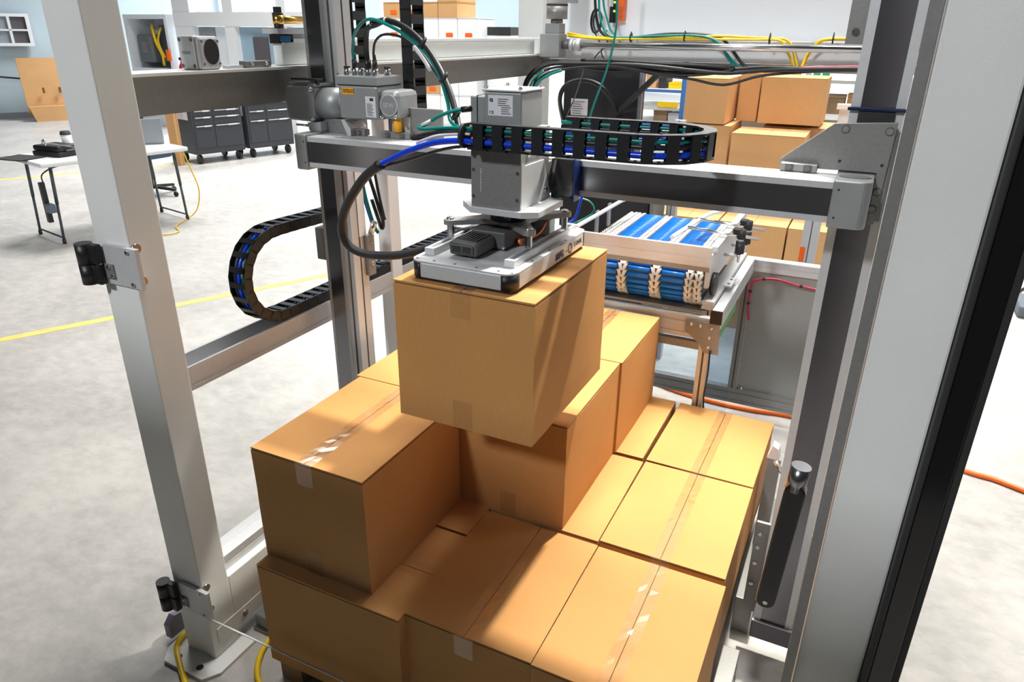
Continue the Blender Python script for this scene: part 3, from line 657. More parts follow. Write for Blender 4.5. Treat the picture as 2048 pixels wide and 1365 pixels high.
# lower left chain loop in the vertical plane
t = thing('cable_chain', 'black cable chain curling up from the left rail', 'cable chain', (-1.46, 0.3, 0.93))
R2 = 0.140; cy, cz = 0.290, 1.106
pth = [Vector((-1.457, 1.5, 0.966)), Vector((-1.457, 0.75, 0.966))] + [Vector((-1.457, cy-R2*math.sin(a), cz-R2*math.cos(a))) for a in [PI*(k/16) for k in range(0, 16)]] + [Vector((-1.457, 0.30, 1.246)), Vector((-1.457, 0.40, 1.244)), Vector((-1.457, 0.53, 1.240)), Vector((-1.457, 0.62, 1.238))]
lay_chain(t, pth, (-1, 0, 0), chain_link(0.044, 0.064, 0.034, chainm), 0.044)
inner = [p.copy() for p in pth]
cable('air_hose', [p+Vector((-0.004, 0, 0.0)) for p in inner], 0.0068, blue, 'blue air hose inside the curled cable chain', 'hose')
cable('cable', [p+Vector((0.014, 0, 0.0)) for p in inner], 0.0056, teal, 'teal cable inside the curled cable chain')
cable('cable', [p+Vector((-0.018, 0, 0.0)) for p in inner], 0.0066, blk, 'black cable inside the curled cable chain')

# hanging cables at left column
cable('cable', [(-1.287, 0.56, 1.50), (-1.287, 0.56, 1.405), (-1.281, 0.56, 1.34), (-1.266, 0.56, 1.275), (-1.247, 0.56, 1.218), (-1.234, 0.56, 1.200)], 0.0056, teal, 'teal cable end hanging below the cross beam at the left column', group=None)
cable('cable', [(-1.296, 0.562, 1.50), (-1.295, 0.562, 1.404), (-1.291, 0.562, 1.339), (-1.276, 0.562, 1.282), (-1.257, 0.562, 1.222)], 0.0048, blue, 'blue wire hanging beside the teal one at the left column')
cable('cable', [(-1.275, 0.568, 1.50), (-1.268, 0.568, 1.407), (-1.25, 0.568, 1.345), (-1.232, 0.568, 1.285), (-1.218, 0.568, 1.240), (-1.224, 0.568, 1.215), (-1.240, 0.568, 1.255), (-1.258, 0.568, 1.31)], 0.0060, blk, 'black cable loop hanging below the cross beam')
cable('cable', [(-1.245, 0.57, 1.50), (-1.241, 0.57, 1.409), (-1.232, 0.57, 1.345), (-1.222, 0.57, 1.290), (-1.212, 0.57, 1.245)], 0.0050, blk, 'straight black cable hanging at the right of the black loop')

# ------------------------------------------------------------------ rotary motor, mast
t = thing('rotary_motor', 'small square silver motor with rating label above the mast', 'motor', (-0.55, 0.17, 1.63))
MB().box(-0.590, -0.500, 0.112, 0.225, 1.625, 1.7025, 0.003).build('housing', cast, t)
MB().box(-0.594, -0.496, 0.108, 0.229, 1.7035, 1.7085, 0.002).build('lid', alu_l, t)
MB().box(-0.629, -0.5915, 0.118, 0.205, 1.625, 1.692, 0.003).build('connector_box', cast, t)
MB().box(-0.612, -0.610, 0.1165, 0.207, 1.625, 1.6935).build('joint_line', blkm, t)
for (x, y) in ((-0.586, 0.116), (-0.504, 0.116), (-0.586, 0.221), (-0.504, 0.221)):
    k = MB(); k.cyl((x, y, 1.7085), (x, y, 1.715), 0.0036, 8); k.cyl((x, y, 1.7095), (x, y, 1.7115), 0.006, 10); k.build('screw', steel, t)
MB().box(-0.580, -0.520, 0.1110, 0.1119, 1.653, 1.696).build('rating_label', paper, t)
k = MB()
for i in range(8):
    x = -0.556 if i > 3 else -0.548
    k.box(x, x+random.uniform(0.018, 0.03), 0.1104, 0.1110, 1.6575+i*0.0043, 1.6588+i*0.0043)
for i in range(5):
    for j in range(4):
        if random.random() < 0.6: k.box(-0.577+i*0.0018, -0.5752+i*0.0018, 0.1104, 0.1110, 1.682+j*0.0018, 1.6838+j*0.0018)
k.build('label_print', ink, t)
text('CE', ink, t, (-0.577, 0.1104, 1.657), (1, 0, 0), (0, 0, 1), 0.009)
t = thing('tool_mast', 'grey boxed carriage with front plate hanging on the cross beam', 'carriage', (-0.55, 0.18, 1.45))
MB().box(-0.6165, -0.4915, 0.095, 0.101, 1.452, 1.584, 0.001).build('front_plate', alu_m, t)
MB().box(-0.612, -0.496, 0.1015, 0.265, 1.455, 1.622, 0.002).build('housing', alu_m, t)
MB().prism([(0.101, 1.4525), (0.265, 1.4525), (0.265, 1.46), (0.225, 1.548), (0.120, 1.548), (0.101, 1.56)], 'x', -0.4958, -0.4915).build('side_cover', alu_l, t)
for (x, z) in ((-0.6095, 1.475), (-0.6095, 1.535), (-0.4985, 1.475), (-0.4985, 1.535)): MB().bolt((x, 0.095, z), (0, -1, 0), 0.004, 0.002).build('screw', steel, t)
for (y, z) in ((0.145, 1.570), (0.205, 1.570), (0.235, 1.476)): MB().bolt((-0.4915 if z < 1.5 else -0.496, y, z), (1, 0, 0), 0.007, 0.003).build('screw', steel, t)
MB().box(-0.490, -0.432, 0.266, 0.2985, 1.452, 1.545, 0.002).build('wiper_block', blkg, t)
MB().box(-0.4315, -0.4275, 0.262, 0.2985, 1.446, 1.548).build('wiper_lip', mat('deep_blue_plastic', (0.005, 0.03, 0.16), 0.3), t)
MB().box(-0.60, -0.50, 0.2655, 0.299, 1.46, 1.535).build('slider', alu_m, t)
k = MB(); r = random.Random(3)
for i in range(9): k.box(-0.5925, -0.5925+r.uniform(0.002, 0.004), 0.0943, 0.095, 1.487+i*0.006, 1.4905+i*0.006)
k.build('engraving', alu_l, t)
# octagonal flange, hub, spider, standoffs
t = thing('vacuum_gripper', 'silver flat vacuum gripper with black corners holding the hanging carton', 'gripper', (-0.58, 0.2, 1.294))
o8 = [(-0.662, 0.135), (-0.615, 0.085), (-0.485, 0.083), (-0.450, 0.105), (-0.450, 0.250), (-0.490, 0.290), (-0.615, 0.290), (-0.662, 0.245)]
MB().prism(o8, 'z', 1.437, 1.4515).build('top_flange', alu_l, t, bevel=0.001)
MB().cyl((-0.570, 0.195, 1.404), (-0.570, 0.195, 1.437), 0.044, 36).build('hub', blkg, t)
cx0, cy0 = -0.586, 0.233
feet = [(-0.694, 0.128), (-0.482, 0.124), (-0.478, 0.335), (-0.690, 0.337)]
def spider_outline():
    out = []
    for (fx, fy), (nx, ny) in zip(feet, feet[1:]+feet[:1]):
        a = math.atan2(fy-cy0, fx-cx0)
        for k in range(-4, 5):
            q = a + k*PI/8.5; out.append((fx+0.0165*math.cos(q), fy+0.0165*math.sin(q)))
        mx, my = (fx+nx)/2, (fy+ny)/2; am = math.atan2(my-cy0, mx-cx0)
        for k in (-2, -1, 0, 1, 2):
            q = am + k*0.22; rr = 0.062+0.005*abs(k); out.append((cx0+rr*math.cos(q), cy0+rr*math.sin(q)))
    return out
MB().prism(spider_outline(), 'z', 1.391, 1.4035).build('spider_plate', alu_m, t, bevel=0.001)
for (x, y) in feet:
    MB().cyl((x, y, 1.358), (x, y, 1.391), 0.0085, 6, smooth=False).build('standoff', steel, t)
    MB().lathe((x, y, 1.4035), [(0.0105, 0), (0.0105, 0.001), (0.0085, 0.0045), (0.004, 0.0062), (0.0001, 0.0063)]).build('screw', steel, t)
gx0, gx1, gy0, gy1 = -0.714, -0.446, -0.030, 0.425
k = MB(); k.box(gx0+0.010, gx1-0.010, gy0+0.010, gy1-0.010, 1.294, 1.302); k.build('foam_pad', blkm, t)
k = MB(); k.box(gx0+0.03, gx1-0.03, gy0, gy0+0.02, 1.302, 1.338, 0.003); k.box(gx0+0.03, gx1-0.03, gy1-0.02, gy1, 1.302, 1.338, 0.003)
k.box(gx0, gx0+0.02, gy0+0.03, gy1-0.03, 1.302, 1.338, 0.003); k.box(gx1-0.02, gx1, gy0+0.03, gy1-0.03, 1.302, 1.338, 0.003)
k.build('side_profile', alu_l, t)
for (x, y, sx, sy) in ((gx0, gy0, 1, 1), (gx1, gy0, -1, 1), (gx1, gy1, -1, -1), (gx0, gy1, 1, -1)):
    r = 0.030; pts = [(x+sx*r-sx*r*math.cos(PI/2*q/8), y+sy*r-sy*r*math.sin(PI/2*q/8)) for q in range(9)] + [(x+sx*r, y+sy*r)]
    MB().prism(pts, 'z', 1.3015, 1.3375, smooth=True).build('corner_cap', blk, t)
r = 0.030; pts = []
for (x, y, sx, sy, a0) in ((gx0, gy0, 1, 1, 180), (gx1, gy0, -1, 1, 270), (gx1, gy1, -1, -1, 0), (gx0, gy1, 1, -1, 90)):
    pts += [(x+sx*r+r*math.cos(math.radians(a0+90*q/8)), y+sy*r+r*math.sin(math.radians(a0+90*q/8))) for q in range(9)]
MB().prism(pts, 'z', 1.3378, 1.3415).build('top_plate', alu_l, t)
for (x0, x1) in ((-0.700, -0.675), (-0.492, -0.467)):
    k = MB(); y0, y1 = 0.018, 0.395
    k.box(x0, x0+0.006, y0+0.0121, y1-0.0121, 1.3419, 1.3583); k.box(x1-0.006, x1, y0+0.0121, y1-0.0121, 1.3419, 1.3583); k.box(x0, x1, y0, y0+0.012, 1.3418, 1.3585); k.box(x0, x1, y1-0.012, y1, 1.3418, 1.3585)
    k.box(x0+0.0061, x1-0.0061, y0+0.013, y1-0.013, 1.3420, 1.348); k.build('slide_rail', alu_l, t)
k = MB()
for x in (-0.70, -0.655, -0.60, -0.545, -0.49, -0.457):
    for y in (-0.014, 0.405): k.cyl((x, y, 1.3415), (x, y, 1.3422), 0.0035, 8)
for y in (0.09, 0.19, 0.29): k.cyl((-0.456, y, 1.3415), (-0.456, y, 1.3422), 0.0035, 8)
k.build('plate_screw', groove, t)
# valve block (dark) on the gripper
k = MB(); k.prism([(-0.640, 1.348), (-0.570, 1.348), (-0.568, 1.368), (-0.574, 1.380), (-0.634, 1.382), (-0.642, 1.372)], 'y', 0.030, 0.125); k.build('valve_nose', dgrey, t, bevel=0.005)
k = MB(); k.box(-0.640, -0.545, 0.1255, 0.30, 1.345, 1.387, 0.004); k.build('valve_body', dgrey, t)
MB().box(-0.636, -0.576, 0.0265, 0.0305, 1.353, 1.375, 0.003).build('port_frame', dgrey, t)
for (a, b_) in ((-0.631, -0.609), (-0.604, -0.582)): MB().box(a, b_, 0.0252, 0.0268, 1.357, 1.371).build('port', blkm, t)
k = MB()
for i in range(7): k.box(-0.632+i*0.0085, -0.629+i*0.0085, 0.045, 0.115, 1.3815, 1.3835)
k.build('rib', dgrey, t)
for (x, y, z) in ((-0.548, 0.1245, 1.352), (-0.634, 0.1245, 1.380)): MB().bolt((x, y, z), (0, -1, 0), 0.0045, 0.003).build('screw', steel, t)
MB().tube([(-0.540, 0.20, 1.352), (-0.525, 0.23, 1.352), (-0.518, 0.27, 1.358), (-0.515, 0.30, 1.38)], 0.004, 8, 4).build('copper_tube', copper, t)
MB().cyl((-0.544, 0.19, 1.352), (-0.528, 0.19, 1.352), 0.008, 12).build('red_fitting', copper, t)
MB().box(-0.555, -0.505, 0.302, 0.34, 1.343, 1.385, 0.003).build('rear_block', alu_l, t)
text('MVG', navy, t, (gx1+0.0008, 0.205, 1.3115), (0, 1, 0), (0, 0, 1), 0.024, bold=0.0009)
text('x', alu_m, t, (gx1+0.0008, 0.272, 1.316), (0, 1, 0), (0, 0, 1), 0.010)
text('COVAL', ink, t, (gx1+0.0008, 0.326, 1.317), (0, 1, 0), (0, 0, 1), 0.017)
k = MB(); k.prism([(0.300+0.014*math.cos(2*PI*i/24), 1.320+0.014*math.sin(2*PI*i/24)) for i in range(24)], 'x', gx1+0.0002, gx1+0.0008); k.build('emblem_disc', navy, t)
k = MB()
for i in range(4): k.prism([(0.297+0.010*math.cos(q/8*PI)-0.002*i+0.003, 1.313+0.004*i+0.0022*math.sin(q/8*PI)) for q in range(9)], 'x', gx1+0.0008, gx1+0.0011)
k.build('emblem_wave', alu_l, t)
cable('cable', [(-0.452, 0.46, 1.470), (-0.47, 0.44, 1.43), (-0.48, 0.42, 1.37), (-0.50, 0.40, 1.352)], 0.0035, blue, 'short blue tube rising behind the gripper')
cable('cable', [(-0.50, 0.38, 1.352), (-0.47, 0.43, 1.36), (-0.44, 0.45, 1.385), (-0.46, 0.45, 1.412), (-0.52, 0.43, 1.418), (-0.56, 0.41, 1.40)], 0.0022, teal, 'thin teal cable looping behind the gripper arm')

# ------------------------------------------------------------------ things on the left flange
t = thing('sensor_housing', 'silver block with big round black opening on the upper left flange', 'block', (-1.43, 0.12, 1.724))
k = MB(); k.box(-1.462, -1.405, 0.068, 0.128, 1.7245, 1.806, 0.004); k.build('housing', alu_l, t)
k = MB(); k.box(-1.4045, -1.390, 0.068, 0.138, 1.7245, 1.806, 0.008); k.build('face_flange', alu_l, t)
MB().prism([(0.108+0.024*math.cos(2*PI*i/36), 1.768+0.031*math.sin(2*PI*i/36)) for i in range(36)], 'x', -1.3902, -1.3888).build('opening', blkm, t)
k = MB()
for (y, z) in ((0.080, 1.793), (0.132, 1.793), (0.080, 1.739), (0.132, 1.739)): k.cyl((-1.3902, y, z), (-1.3892, y, z), 0.003, 10)
k.build('bolt_hole', groove, t)
for (x, z) in ((-1.455, 1.797), (-1.413, 1.797), (-1.455, 1.734), (-1.413, 1.734)): MB().cyl((x, 0.0665, z), (x, 0.068, z), 0.0048, 12).build('screw', groove, t)
text('FESTO', alu_m, t, (-1.451, 0.0675, 1.762), (1, 0, 0), (0, 0, 1), 0.0105)
t = thing('flange_clamp', 'flat two-bolt clamp strip on the upper left flange right of the round opening', 'clamp', (-1.42, 0.27, 1.724))
MB().box(-1.42, -1.392, 0.225, 0.32, 1.7245, 1.742, 0.002).build('bar', alu_m, t)
for y in (0.245, 0.30): MB().bolt((-1.392, y, 1.734), (1, 0, 0), 0.005, 0.003).build('screw', steel, t)
MB().box(-1.425, -1.40, 0.17, 0.222, 1.7245, 1.732).build('spacer', alu_l, t)
t = thing('brass_valve', 'brass fitting with black hexagonal cap near the left column', 'valve', (-1.45, 0.45, 1.85))
MB().cyl((-1.44, 0.420, 1.838), (-1.44, 0.420, 1.862), 0.016, 20).build('body', brass, t); MB().cyl((-1.44, 0.43, 1.850), (-1.44, 0.52, 1.850), 0.011, 16).build('pipe', brass, t)
MB().cyl((-1.44, 0.42, 1.826), (-1.44, 0.42, 1.838), 0.014, 16).build('collar', blk, t); k = MB(); k.cyl((-1.44, 0.42, 1.862), (-1.44, 0.42, 1.868), 0.016, 20); k.cyl((-1.44, 0.42, 1.868), (-1.44, 0.42, 1.884), 0.012, 6, smooth=False); k.build('cap', blk, t)
MB().box(-1.475, -1.415, 0.385, 0.53, 1.812, 1.826).build('bracket_shelf', alu_l, t)
t = thing('proximity_sensor', 'small black and blue sensor block under the brass fitting', 'sensor', (-1.44, 0.42, 1.79))
MB().box(-1.455, -1.42, 0.39, 0.455, 1.785, 1.810, 0.002).build('housing', blk, t); MB().box(-1.4198, -1.4188, 0.396, 0.440, 1.790, 1.806, 0.0004).build('blue_face', mat('sensor_blue', (0.01, 0.14, 0.42), 0.3), t)
MB().cyl((-1.435, 0.455, 1.797), (-1.435, 0.485, 1.797), 0.004, 10).build('plug', blk, t)
MB().box(-1.46, -1.43, 0.40, 0.53, 1.8005, 1.8115).build('arm', alu_l, t)
# items in the gap at upper right
t = thing('proximity_sensor', 'small black sensor with dark lens between right column and right post, top', 'sensor', (0.29, 1.0, 1.8))
MB().box(0.262, 0.30, 1.0, 1.03, 1.795, 1.815, 0.002).build('housing', violet, t); MB().cyl((0.286, 0.997, 1.805), (0.286, 1.0, 1.805), 0.007, 14).build('lens', navy, t)
MB().box(0.255, 0.31, 1.0, 1.05, 1.816, 1.826).build('bracket', alu_l, t); MB().box(0.270, 0.276, 1.035, 1.05, 1.60, 1.816).build('stem', alu_l, t)
t = thing('brass_valve', 'brass fitting with black collar high beside the right column', 'valve', (0.29, 1.0, 1.85))
MB().cyl((0.272, 1.01, 1.85), (0.315, 1.01, 1.85), 0.011, 14).build('body', brass, t); MB().box(0.255, 0.273, 1.0, 1.03, 1.835, 1.865, 0.002).build('collar', blk, t)
t = thing('sensor_housing', 'small grey block sitting on the white side sheet behind the right column', 'block', (0.29, 1.2, 1.72))
MB().box(0.262, 0.300, 1.15, 1.28, 1.722, 1.745, 0.002).build('housing', alu_m, t)

# ------------------------------------------------------------------ back beam, shaft, gearbox, wiring
t = thing('back_beam', 'aluminium beam crossing the machine back below the grey panel', 'beam', (-0.6, 2.35, 1.68))
MB().box(-1.43, 0.34, 2.33, 2.42, 1.700, 1.790, 0.003).build('tube', alu_l, t)
MB().box(-1.43, 0.34, 2.325, 2.34, 1.668, 1.699).build('lower_lip', alu_m, t); MB().box(-1.43, 0.34, 2.327, 2.36, 1.7905, 1.796).build('upper_lip', alu_l, t)
t = thing('back_panel', 'flat pale grey machine panel above the back beam', 'panel', (-0.6, 2.45, 1.79))
MB().box(-1.42, 0.5, 2.45, 2.462, 1.797, 3.0).build('sheet', panelg, t)
t = thing('line_shaft', 'polished round steel shaft with coupling running along the back beam', 'shaft', (-0.6, 2.2, 1.77))
MB().cyl((-1.175, 2.2, 1.768), (0.33, 2.2, 1.772), 0.0155, 24).build('shaft', steel, t)
for (a, b_, r) in ((-1.222, -1.204, 0.027), (-1.203, -1.192, 0.023), (-1.191, -1.166, 0.027)): MB().cyl((a, 2.2, 1.768), (b_, 2.2, 1.768), r, 24).build('coupling_ring', alu_l, t)
t = thing('shaft_gearbox', 'grey right-angle gearbox with upright motor at the left end of the line shaft', 'gearbox', (-1.3, 2.2, 1.72))
MB().box(-1.365, -1.262, 2.15, 2.25, 1.712, 1.818, 0.003).build('housing', cast, t)
MB().box(-1.343, -1.268, 2.16, 2.24, 1.8185, 1.865, 0.003).build('adapter', cast, t)
MB().box(-1.40, -1.366, 2.16, 2.24, 1.725, 1.80, 0.003).build('side_mount', white, t)
k = MB(); k.cyl((-1.298, 2.2, 1.866), (-1.298, 2.2, 1.885), 0.030, 24); k.cyl((-1.298, 2.2, 1.885), (-1.298, 2.2, 1.945), 0.052, 28); k.build('motor_can', alu_m, t)
k = MB(); k.cyl((-1.298, 2.2, 1.946), (-1.298, 2.2, 1.951), 0.053, 28); k.build('gasket_ring', blkm, t)
MB().cyl((-1.298, 2.2, 1.951), (-1.298, 2.2, 2.1), 0.052, 28).build('motor_top', alu_l, t)
MB().box(-1.235, -1.20, 2.17, 2.23, 1.955, 2.02, 0.003).build('connector', cast, t)
MB().cyl((-1.261, 2.2, 1.768), (-1.226, 2.2, 1.768), 0.018, 16).build('output_boss', groove, t)
# orange safety module
t = thing('safety_module', 'orange module with green lights hanging above the back beam', 'module', (-1.06, 2.42, 1.88))
MB().box(-1.098, -1.028, 2.41, 2.448, 1.880, 2.10, 0.004).build('housing', orangep, t)
MB().box(-1.096, -1.060, 2.395, 2.4095, 1.872, 2.08, 0.003).build('dark_block', blk, t)
for z in (1.905, 1.94): MB().cyl((-1.044, 2.405, z), (-1.044, 2.4098, z), 0.011, 16).build('port', copper, t)
for z in (1.925, 1.965): MB().cyl((-1.070, 2.388, z), (-1.070, 2.3945, z), 0.005, 10).build('status_light', led, t)
t = thing('wire_tag', 'small white paper tag tied to cables beside the orange module', 'tag', (-1.08, 2.36, 1.96)); MB().box(-1.125, -1.072, 2.372, 2.374, 1.945, 1.985).build('paper', paper, t)
gname = 'machine cables along the back beam'
def gc(pts, r, m, label): return cable('cable', pts, r, m, label, group=None)
gc([(-1.259, 2.25, 1.823), (-1.139, 2.25, 1.806), (-1.009, 2.25, 1.804), (-0.885, 2.25, 1.806), (-0.669, 2.25, 1.808), (-0.51, 2.25, 1.817), (-0.377, 2.25, 1.812), (-0.248, 2.25, 1.809), (-0.215, 2.25, 1.80), (-0.193, 2.25, 1.78), (-0.178, 2.25, 1.743), (-0.153, 2.25, 1.682)], 0.0055, yel, 'yellow cable arching over the shaft and down to the central tie')
gc([(-1.254, 2.24, 1.811), (-1.083, 2.24, 1.798), (-0.857, 2.24, 1.80), (-0.596, 2.24, 1.802), (-0.374, 2.24, 1.803), (-0.256, 2.24, 1.803), (-0.224, 2.24, 1.783), (-0.198, 2.26, 1.739), (-0.165, 2.26, 1.682)], 0.0055, yel, 'lower yellow cable running under the upper one behind the shaft')
gc([(0.33, 2.25, 1.812), (0.095, 2.25, 1.811), (0.017, 2.25, 1.811), (-0.042, 2.25, 1.809), (-0.081, 2.25, 1.80), (-0.106, 2.262, 1.769), (-0.127, 2.262, 1.734), (-0.140, 2.25, 1.682)], 0.0075, yel, 'thick yellow cable pair coming from the right column to the central tie')
gc([(-1.111, 2.26, 2.1), (-1.106, 2.26, 1.97), (-1.096, 2.256, 1.904), (-1.075, 2.252, 1.849), (-1.041, 2.248, 1.815), (-0.983, 2.244, 1.804), (-0.834, 2.24, 1.812), (-0.644, 2.236, 1.818), (-0.55, 2.232, 1.808), (-0.505, 2.228, 1.782), (-0.465, 2.25, 1.727), (-0.419, 2.25, 1.675)], 0.0055, teal, 'teal cable dropping beside the orange module and along the back beam')
gc([(-1.09, 2.27, 2.1), (-1.088, 2.27, 1.97), (-1.060, 2.267, 1.882), (-1.030, 2.262, 1.830), (-0.958, 2.258, 1.80), (-0.737, 2.255, 1.806), (-0.55, 2.25, 1.80), (-0.488, 2.25, 1.758), (-0.444, 2.25, 1.717), (-0.395, 2.25, 1.676)], 0.005, teal, 'second teal cable just right of the first, crossing behind the shaft')
gc([(-1.14, 2.27, 2.1), (-1.13, 2.27, 1.971), (-1.115, 2.27, 1.882), (-1.082, 2.27, 1.822), (-0.985, 2.27, 1.80), (-0.764, 2.268, 1.822), (-0.599, 2.265, 1.822), (-0.506, 2.265, 1.806), (-0.450, 2.26, 1.759), (-0.402, 2.255, 1.707), (-0.355, 2.25, 1.672)], 0.007, blk, 'black cable draped over the shaft to the right of the teal ones')
gc([(-0.979, 2.15, 2.1), (-0.977, 2.15, 1.965), (-0.974, 2.15, 1.859), (-0.981, 2.15, 1.794), (-0.992, 2.15, 1.728), (-1.016, 2.15, 1.638), (-1.049, 2.15, 1.545), (-1.082, 2.15, 1.44), (-1.11, 2.15, 1.3)], 0.0052, teal, 'teal cable hanging in front of the shaft and the black cabinet')
for dy, dz, r, lab in ((0, 0, 0.010, 'thick black cable of the bundle curving down at the back left post'), (0.02, 0.013, 0.008, 'black cable on top of the bundle under the back beam'), (-0.015, -0.012, 0.007, 'black cable at the underside of the bundle, sagging at the middle'), (0.012, -0.024, 0.006, 'lowest thin black cable of the bundle under the back beam')):
    sg = 0.014 if dz < 0 else 0.0
    gc([(-1.424-dz, 2.1+dy, 1.40), (-1.423-dz, 2.1+dy, 1.533+dz), (-1.405-dz, 2.112+dy, 1.604+dz), (-1.355, 2.125+dy, 1.658+dz), (-1.288, 2.138+dy, 1.682+dz*.8), (-1.174, 2.15+dy, 1.686+dz*.6), (-0.924, 2.162+dy, 1.688+dz*.8), (-0.757, 2.175+dy, 1.681+dz-sg), (-0.619, 2.188+dy, 1.670+dz-sg), (-0.46, 2.2+dy, 1.662+dz-sg*2), (-0.309, 2.209+dy, 1.676+dz), (-0.15, 2.22+dy, 1.684+dz*.5), (0.0, 2.23+dy, 1.69+dz*.3), (0.33, 2.25+dy, 1.70+dz*.3)] if r < 0.0105 and dz != -0.012 else [(-1.40, 2.08, 1.40), (-1.384, 2.08, 1.464), (-1.379, 2.1, 1.558), (-1.319, 2.12, 1.63), (-1.195, 2.14, 1.664), (-0.972, 2.16, 1.678), (-0.80, 2.18, 1.655), (-0.66, 2.2, 1.645), (-0.5, 2.2, 1.66), (-0.42, 2.2, 1.68)], r, blk, lab)
gc([(-1.18, 2.19, 1.672), (-1.0, 2.20, 1.658), (-0.85, 2.21, 1.668), (-0.70, 2.21, 1.655), (-0.52, 2.22, 1.672), (-0.38, 2.23, 1.680)], 0.011, blk, 'thick black sleeve along the left half of the under-beam bundle')
gc([(-1.15, 2.17, 1.700), (-0.95, 2.18, 1.702), (-0.75, 2.19, 1.694), (-0.55, 2.20, 1.690), (-0.42, 2.21, 1.682)], 0.009, blk, 'black cable highest in the under-beam bundle, left of the yellow dip')
gc([(-1.36, 2.07, 1.38), (-1.366, 2.075, 1.512), (-1.345, 2.08, 1.590), (-1.281, 2.085, 1.633), (-1.218, 2.09, 1.655)], 0.0062, teal, 'teal cable bowing down at the back left post')
gc([(-1.385, 2.06, 1.38), (-1.390, 2.07, 1.50), (-1.370, 2.08, 1.60), (-1.31, 2.085, 1.650)], 0.0055, teal, 'outer teal cable bowing down at the back left post')
gc([(-0.15, 2.24, 1.690), (0.0, 2.24, 1.697), (0.1, 2.24, 1.70), (0.33, 2.24, 1.705)], 0.008, red, 'dark red cable running from the central tie to the right column')
gc([(-1.13, 2.27, 1.835), (-1.093, 2.28, 1.771), (-1.055, 2.20, 1.726), (-1.025, 2.2, 1.690)], 0.003, blk, 'thin black cable crossing the shaft, slanting right')
gc([(-1.062, 2.27, 1.838), (-1.062, 2.28, 1.771), (-1.078, 2.20, 1.73), (-1.107, 2.2, 1.688)], 0.003, blk, 'thin black cable crossing the shaft, slanting left')
for (x, y, z, wh) in ((-0.93, 2.25, 1.806, 'leftmost'), (-0.67, 2.245, 1.812, 'second from left'), (-0.29, 2.245, 1.806, 'left of the yellow dip'), (-0.03, 2.25, 1.810, 'right of the yellow dip')):
    tag(MB().cyl((x-0.0025, y, z), (x+0.0025, y, z), 0.021, 12).box(x-0.002, x+0.002, y-0.004, y+0.002, z+0.015, z+0.026).build('cable_tie', blkm), 'small black cable tie on the wires above the line shaft, '+wh, 'cable tie', 'cable ties along the line shaft')
t = thing('coil', 'coiled black spare cable hanging left of the orange module', 'cable', (-1.18, 2.4, 1.88))
for i, (rr, dx) in enumerate(((0.045, 0), (0.040, 0.006), (0.047, -0.006))):
    MB().tube([(-1.165+dx+rr*0.55*math.cos(2*PI*q/16), 2.40+0.004*i, 1.88+rr*1.2*math.sin(2*PI*q/16)) for q in range(17)], 0.004, 6, 2).build('cable_turn', blk, t)
# control cabinet behind
t = thing('control_cabinet', 'black control cabinet with white label behind the back beam', 'cabinet', (-1.2, 3.0, 0))
MB().box(-1.49, -1.035, 2.80, 2.93, 0.0, 1.68, 0.004).build('body', mat('cabinet_black', (0.012, 0.013, 0.018), 0.4), t)
MB().box(-1.44, -1.335, 2.797, 2.7995, 1.375, 1.468).build('label', paper, t)
k = MB()
for i in range(6): k.box(-1.43, -1.43+random.uniform(0.04, 0.085), 2.7962, 2.797, 1.385+i*0.013, 1.388+i*0.013)
k.build('label_print', ink, t)
MB().box(-1.034, -1.015, 2.80, 2.83, 0.0, 1.70).build('edge_strip', mat('strip_grey', (0.16, 0.17, 0.20), 0.5), t)
MB().cyl((-1.06, 2.79, 1.64), (-1.06, 2.7995, 1.64), 0.008, 12).build('status_light', led, t)
cable('conduit', [(-1.47, 2.79, 1.20), (-1.46, 2.74, 1.33), (-1.440, 2.62, 1.47), (-1.404, 2.60, 1.546), (-1.328, 2.60, 1.580), (-1.244, 2.60, 1.577), (-1.178, 2.61, 1.541), (-1.145, 2.68, 1.470), (-1.13, 2.785, 1.39)], 0.013, blk, 'thick black corrugated conduit arching across the black cabinet', 'conduit')
MB_ = MB(); MB_.bar((-1.174, 2.785, 1.376), (-0.809, 2.425, 1.655), 0.012, 0.03); tag(MB_.build('support_strut', blkm), 'slanting dark strut in front of the black cabinet right half', 'strut')
gc([(-1.47, 2.797, 1.34), (-1.447, 2.78, 1.39), (-1.33, 2.6, 1.52), (-1.231, 2.44, 1.66)], 0.004, groove, 'thin grey cable slanting across the black cabinet label')

# ------------------------------------------------------------------ roller conveyor
t = thing('belt_conveyor', 'infeed conveyor with blue rollers and white belt links', 'conveyor', (-0.5, 1.6, 0.85))
XB = [(-0.795, -0.715, 'w'), (-0.715, -0.623, 'b'), (-0.623, -0.582, 'w'), (-0.582, -0.490, 'b'), (-0.490, -0.445, 'w'), (-0.445, -0.352, 'b'), (-0.352, -0.283, 'w')]
ncy, ncz, nr = 1.375, 0.932, 0.082
pitch = 0.0245
pos = []
Lc = PI*nr; s = 0
top_len = 0.62
while s < top_len + Lc + 0.2:
    if s < top_len: pos.append((ncy+top_len-s, ncz+nr, 0))
    elif s < top_len+Lc: a = (s-top_len)/nr; pos.append((ncy-nr*math.sin(a), ncz+nr*math.cos(a), a))
    else: pos.append((ncy+(s-top_len-Lc), ncz-nr, PI))
    s += pitch
prot = {}
vis = [p for p in pos if not (p[2] == PI)]
def link_copy(nm, me, y, z):
    o = bpy.data.objects.new(nm, me); COL.objects.link(o); o.parent = t; o.matrix_local = Matrix.Translation(Vector((0, y, z))-t.location); return o
